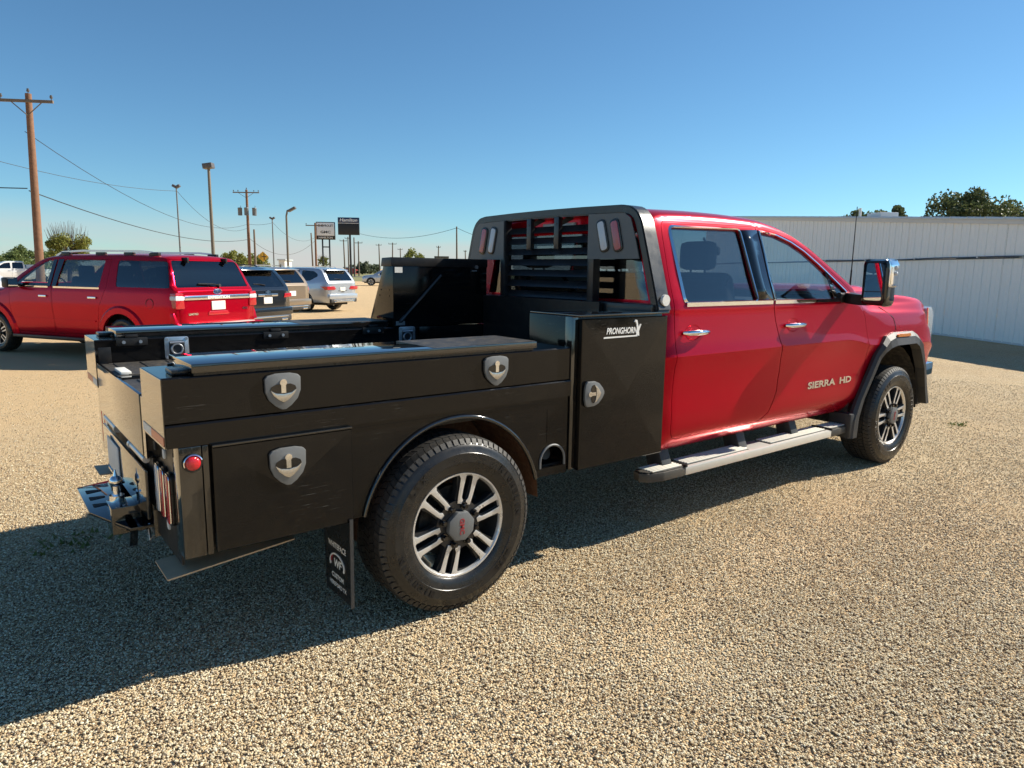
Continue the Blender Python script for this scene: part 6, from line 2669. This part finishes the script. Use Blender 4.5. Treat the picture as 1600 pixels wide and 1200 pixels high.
# ================================================================ ground
def ground_mat():
    m = bpy.data.materials.new('gravel_ground')
    m.use_nodes = True
    n = m.node_tree
    L = n.links
    b = n.nodes['Principled BSDF']
    b.inputs['Roughness'].default_value = .9
    b.inputs['Specular IOR Level'].default_value = .25
    tc_ = n.nodes.new('ShaderNodeTexCoord')
    v = n.nodes.new('ShaderNodeTexVoronoi')
    v.inputs['Scale'].default_value = 110
    v.inputs['Randomness'].default_value = 1
    L.new(tc_.outputs['Object'], v.inputs['Vector'])
    sep = n.nodes.new('ShaderNodeSeparateColor')
    L.new(v.outputs['Color'], sep.inputs[0])
    rp = n.nodes.new('ShaderNodeValToRGB')
    cr = rp.color_ramp
    cr.elements[0].position = 0
    cr.elements[0].color = (.16, .11, .07, 1)
    cr.elements[1].position = 1
    cr.elements[1].color = (.74, .66, .50, 1)
    for p, c_ in ((.12, (.30, .21, .13, 1)), (.35, (.48, .36, .21, 1)), (.6, (.58, .455, .275, 1)), (.8, (.64, .525, .345, 1))):
        e = cr.elements.new(p)
        e.color = c_
    L.new(sep.outputs[0], rp.inputs[0])
    # broad drift of sandier and greyer patches
    nz_ = n.nodes.new('ShaderNodeTexNoise')
    nz_.inputs['Scale'].default_value = .45
    nz_.inputs['Detail'].default_value = 6
    nz_.inputs['Roughness'].default_value = .65
    L.new(tc_.outputs['Object'], nz_.inputs['Vector'])
    mr = n.nodes.new('ShaderNodeMapRange')
    mr.inputs['From Min'].default_value = .35
    mr.inputs['From Max'].default_value = .7
    L.new(nz_.outputs['Fac'], mr.inputs[0])
    mx = n.nodes.new('ShaderNodeMixRGB')
    mx.blend_type = 'MULTIPLY'
    mx.inputs[2].default_value = (.86, .80, .74, 1)
    L.new(mr.outputs[0], mx.inputs[0])
    L.new(rp.outputs[0], mx.inputs[1])
    # packed sandy dirt away behind the truck and in drifts elsewhere
    sp_ = n.nodes.new('ShaderNodeSeparateXYZ')
    L.new(tc_.outputs['Object'], sp_.inputs[0])
    mr2 = n.nodes.new('ShaderNodeMapRange')
    mr2.inputs['From Min'].default_value = 1.0
    mr2.inputs['From Max'].default_value = 6.0
    mr2.inputs['To Max'].default_value = .80
    L.new(sp_.outputs[1], mr2.inputs[0])
    nz3 = n.nodes.new('ShaderNodeTexNoise')
    nz3.inputs['Scale'].default_value = 1.3
    nz3.inputs['Detail'].default_value = 7
    nz3.inputs['Roughness'].default_value = .7
    L.new(tc_.outputs['Object'], nz3.inputs['Vector'])
    mr3 = n.nodes.new('ShaderNodeMapRange')
    mr3.inputs['From Min'].default_value = .38
    mr3.inputs['From Max'].default_value = .72
    mr3.inputs['To Max'].default_value = .5
    L.new(nz3.outputs['Fac'], mr3.inputs[0])
    ad = n.nodes.new('ShaderNodeMath')
    ad.use_clamp = True
    L.new(mr2.outputs[0], ad.inputs[0])
    L.new(mr3.outputs[0], ad.inputs[1])
    mx3 = n.nodes.new('ShaderNodeMixRGB')
    mx3.inputs[2].default_value = (.60, .425, .235, 1)
    L.new(ad.outputs[0], mx3.inputs[0])
    L.new(mx.outputs[0], mx3.inputs[1])
    L.new(mx3.outputs[0], b.inputs['Base Color'])
    bp = n.nodes.new('ShaderNodeBump')
    bp.inputs['Strength'].default_value = .9
    bp.inputs['Distance'].default_value = .012
    bp.invert = True
    L.new(v.outputs['Distance'], bp.inputs['Height'])
    L.new(bp.outputs[0], b.inputs['Normal'])
    return m


def stone_mat():
    m = bpy.data.materials.new('gravel_stone')
    m.use_nodes = True
    n = m.node_tree
    b = n.nodes['Principled BSDF']
    b.inputs['Roughness'].default_value = .85
    b.inputs['Specular IOR Level'].default_value = .3
    oi = n.nodes.new('ShaderNodeObjectInfo')
    rp = n.nodes.new('ShaderNodeValToRGB')
    cr = rp.color_ramp
    cr.elements[0].position = 0
    cr.elements[0].color = (.09, .06, .045, 1)
    cr.elements[1].position = 1
    cr.elements[1].color = (.84, .77, .57, 1)
    for p, c_ in ((.08, (0.212, 0.150, 0.097, 1)), (.18, (0.367, 0.272, 0.160, 1)), (.34, (0.512, 0.398, 0.239, 1)), (.54, (0.580, 0.470, 0.296, 1)), (.66, (0.444, 0.388, 0.302, 1)), (.74, (0.637, 0.538, 0.360, 1)), (.9, (0.715, 0.635, 0.457, 1))):
        e = cr.elements.new(p)
        e.color = c_
    n.links.new(oi.outputs['Random'], rp.inputs[0])
    n.links.new(rp.outputs[0], b.inputs['Base Color'])
    return m


gm = ground_mat()
# the lot falls a few centimetres from the truck towards the row of cars
xs_ = [-900, -300, -100, -30, -12, -6, -3, 0, 3, 6, 9, 12, 16, 20, 30, 60, 120, 300, 700, 1500]
ys_ = [-900, -300, -100, -30, -10, -5, -2.5, 0, 1.5, 3, 4, 5, 6, 7, 8, 9, 10, 12, 15, 20, 30, 60, 120, 300, 700, 1500]
me = bpy.data.meshes.new('ground')
nx, ny = len(xs_), len(ys_)
me.from_pydata([(x, y, ground_z(x, y)) for y in ys_ for x in xs_], [], [(j * nx + i, j * nx + i + 1, (j + 1) * nx + i + 1, (j + 1) * nx + i) for j in range(ny - 1) for i in range(nx - 1)])
me.shade_smooth()
g = link('ground', me, gm)
tag(g, kind='structure')

# loose stones on the near part of the lot: (centre, size, stones per square metre, radius)


from mathutils import noise as mnoise


def bumpz(x, y):
    q = mnoise.noise(Vector((x * 1.1, y * 1.1, 0))) * .6 + mnoise.noise(Vector((x * 2.7, y * 2.7, 3))) * .4
    return max(0, .004 + .009 * q)


def gravel(dens, rad, seed):
    """fan of ground in front of the camera position, thinning out with distance"""
    rs_ = [1.1 + .25 * k for k in range(24)] + [7.2 + .6 * k for k in range(10)]
    an = [YAW + R(a) for a in range(-64, 58, 2)]
    vv = [(CAM.x + r_ * math.cos(a), CAM.y + r_ * math.sin(a)) for r_ in rs_ for a in an]
    na = len(an)
    me = bpy.data.meshes.new('gravel')
    me.from_pydata([(x, y, ground_z(x, y) + .001 + bumpz(x, y)) for x, y in vv], [], [(j * na + i, (j + 1) * na + i, (j + 1) * na + i + 1, j * na + i + 1) for j in range(len(rs_) - 1) for i in range(na - 1)])
    o = bpy.data.objects.new('gravel', me)
    COL.objects.link(o)
    ng = bpy.data.node_groups.new('scatter_gravel', 'GeometryNodeTree')
    ng.interface.new_socket('Geometry', in_out='INPUT', socket_type='NodeSocketGeometry')
    ng.interface.new_socket('Geometry', in_out='OUTPUT', socket_type='NodeSocketGeometry')
    N = ng.nodes
    gi = N.new('NodeGroupInput')
    go = N.new('NodeGroupOutput')
    dp = N.new('GeometryNodeDistributePointsOnFaces')
    po_ = N.new('GeometryNodeInputPosition')
    vd = N.new('ShaderNodeVectorMath')
    vd.operation = 'DISTANCE'
    vd.inputs[1].default_value = (CAM.x, CAM.y, 0)
    dv = N.new('ShaderNodeMath')
    dv.operation = 'DIVIDE'
    dv.inputs[0].default_value = 3.2
    dv.use_clamp = True
    pw = N.new('ShaderNodeMath')
    pw.operation = 'POWER'
    pw.inputs[1].default_value = 2.0
    ml = N.new('ShaderNodeMath')
    ml.operation = 'MULTIPLY'
    ml.inputs[1].default_value = dens
    ng.links.new(po_.outputs[0], vd.inputs[0])
    ng.links.new(vd.outputs['Value'], dv.inputs[1])
    ng.links.new(dv.outputs[0], pw.inputs[0])
    ng.links.new(pw.outputs[0], ml.inputs[0])
    dn = N.new('ShaderNodeTexNoise')
    dn.inputs['Scale'].default_value = 1.1
    dn.inputs['Detail'].default_value = 4
    dm = N.new('ShaderNodeMapRange')
    dm.inputs['From Min'].default_value = .34
    dm.inputs['From Max'].default_value = .58
    dm.inputs['To Min'].default_value = .38
    dm.inputs['To Max'].default_value = 1.1
    dx_ = N.new('ShaderNodeMath')
    dx_.operation = 'MULTIPLY'
    ng.links.new(po_.outputs[0], dn.inputs['Vector'])
    ng.links.new(dn.outputs['Fac'], dm.inputs[0])
    ng.links.new(ml.outputs[0], dx_.inputs[0])
    ng.links.new(dm.outputs[0], dx_.inputs[1])
    # wheel paths: stones pressed into the dirt along bands beside the truck
    sx3 = N.new('ShaderNodeSeparateXYZ')
    ng.links.new(po_.outputs[0], sx3.inputs[0])
    wob = N.new('ShaderNodeTexNoise')
    wob.inputs['Scale'].default_value = .5
    ng.links.new(po_.outputs[0], wob.inputs['Vector'])

    def mth(op, a_, b_):
        q = N.new('ShaderNodeMath')
        q.operation = op
        for k_, v_ in ((0, a_), (1, b_)):
            if isinstance(v_, (int, float)):
                q.inputs[k_].default_value = v_
            else:
                ng.links.new(v_, q.inputs[k_])
        return q.outputs[0]
    yv_ = mth('ADD', mth('ADD', sx3.outputs[1], mth('MULTIPLY', sx3.outputs[0], -.16)), mth('MULTIPLY', wob.outputs['Fac'], .5))
    d1_ = mth('ABSOLUTE', mth('ADD', yv_, 1.55), 0)
    d2_ = mth('ABSOLUTE', mth('ADD', yv_, 3.25), 0)
    dmin = mth('MINIMUM', d1_, d2_)
    tr_ = N.new('ShaderNodeMapRange')
    tr_.interpolation_type = 'SMOOTHSTEP'
    tr_.inputs['From Min'].default_value = .08
    tr_.inputs['From Max'].default_value = .30
    tr_.inputs['To Min'].default_value = .55
    tr_.inputs['To Max'].default_value = 1.0
    ng.links.new(dmin, tr_.inputs[0])
    bk_ = N.new('ShaderNodeMapRange')
    bk_.inputs['From Min'].default_value = 1.2
    bk_.inputs['From Max'].default_value = 4.0
    bk_.inputs['To Min'].default_value = 1.0
    bk_.inputs['To Max'].default_value = .35
    ng.links.new(sx3.outputs[1], bk_.inputs[0])
    ng.links.new(mth('MULTIPLY', mth('MULTIPLY', dx_.outputs[0], tr_.outputs[0]), bk_.outputs[0]), dp.inputs['Density'])
    dp.inputs['Seed'].default_value = seed
    ic = N.new('GeometryNodeMeshIcoSphere')
    ic.inputs['Radius'].default_value = rad
    ic.inputs['Subdivisions'].default_value = 1
    sp = N.new('GeometryNodeSetPosition')
    wn = N.new('ShaderNodeTexNoise')
    wn.inputs['Scale'].default_value = 90
    vm_ = N.new('ShaderNodeVectorMath')
    vm_.operation = 'SUBTRACT'
    vm_.inputs[1].default_value = (.5, .5, .5)
    vs2 = N.new('ShaderNodeVectorMath')
    vs2.operation = 'SCALE'
    vs2.inputs['Scale'].default_value = rad * 1.3
    sm = N.new('GeometryNodeSetMaterial')
    sm.inputs['Material'].default_value = stone_m
    ip = N.new('GeometryNodeInstanceOnPoints')
    rr = N.new('FunctionNodeRandomValue')
    rr.data_type = 'FLOAT_VECTOR'
    rr.inputs[0].default_value = (-.5, -.5, 0)
    rr.inputs[1].default_value = (.5, .5, 6.28)
    rs = N.new('FunctionNodeRandomValue')
    rs.data_type = 'FLOAT_VECTOR'
    rs.inputs[0].default_value = (.55, .5, .40)
    rs.inputs[1].default_value = (1.5, 1.25, .85)
    lk = ng.links.new
    lk(gi.outputs[0], dp.inputs[0])
    lk(ic.outputs['Mesh'], sp.inputs['Geometry'])
    lk(wn.outputs['Color'], vm_.inputs[0])
    lk(vm_.outputs[0], vs2.inputs[0])
    lk(vs2.outputs[0], sp.inputs['Offset'])
    lk(sp.outputs[0], sm.inputs[0])
    lk(sm.outputs[0], ip.inputs['Instance'])
    lk(dp.outputs['Points'], ip.inputs['Points'])
    lk(rr.outputs[0], ip.inputs['Rotation'])
    lk(rs.outputs[0], ip.inputs['Scale'])
    lk(ip.outputs[0], go.inputs[0])
    md = o.modifiers.new('scatter', 'NODES')
    md.node_group = ng
    me.materials.append(stone_m)
    tag(o, 'loose tan and brown pea gravel covering the lot', 'gravel', kind='stuff')
    return o


stone_m = stone_mat()
gravel(15000, .0047, 1)
for o in [q for q in bpy.data.objects if q.name.split('.')[0] in ('lettering', 'hub_letters')]:
    split_letters(o)
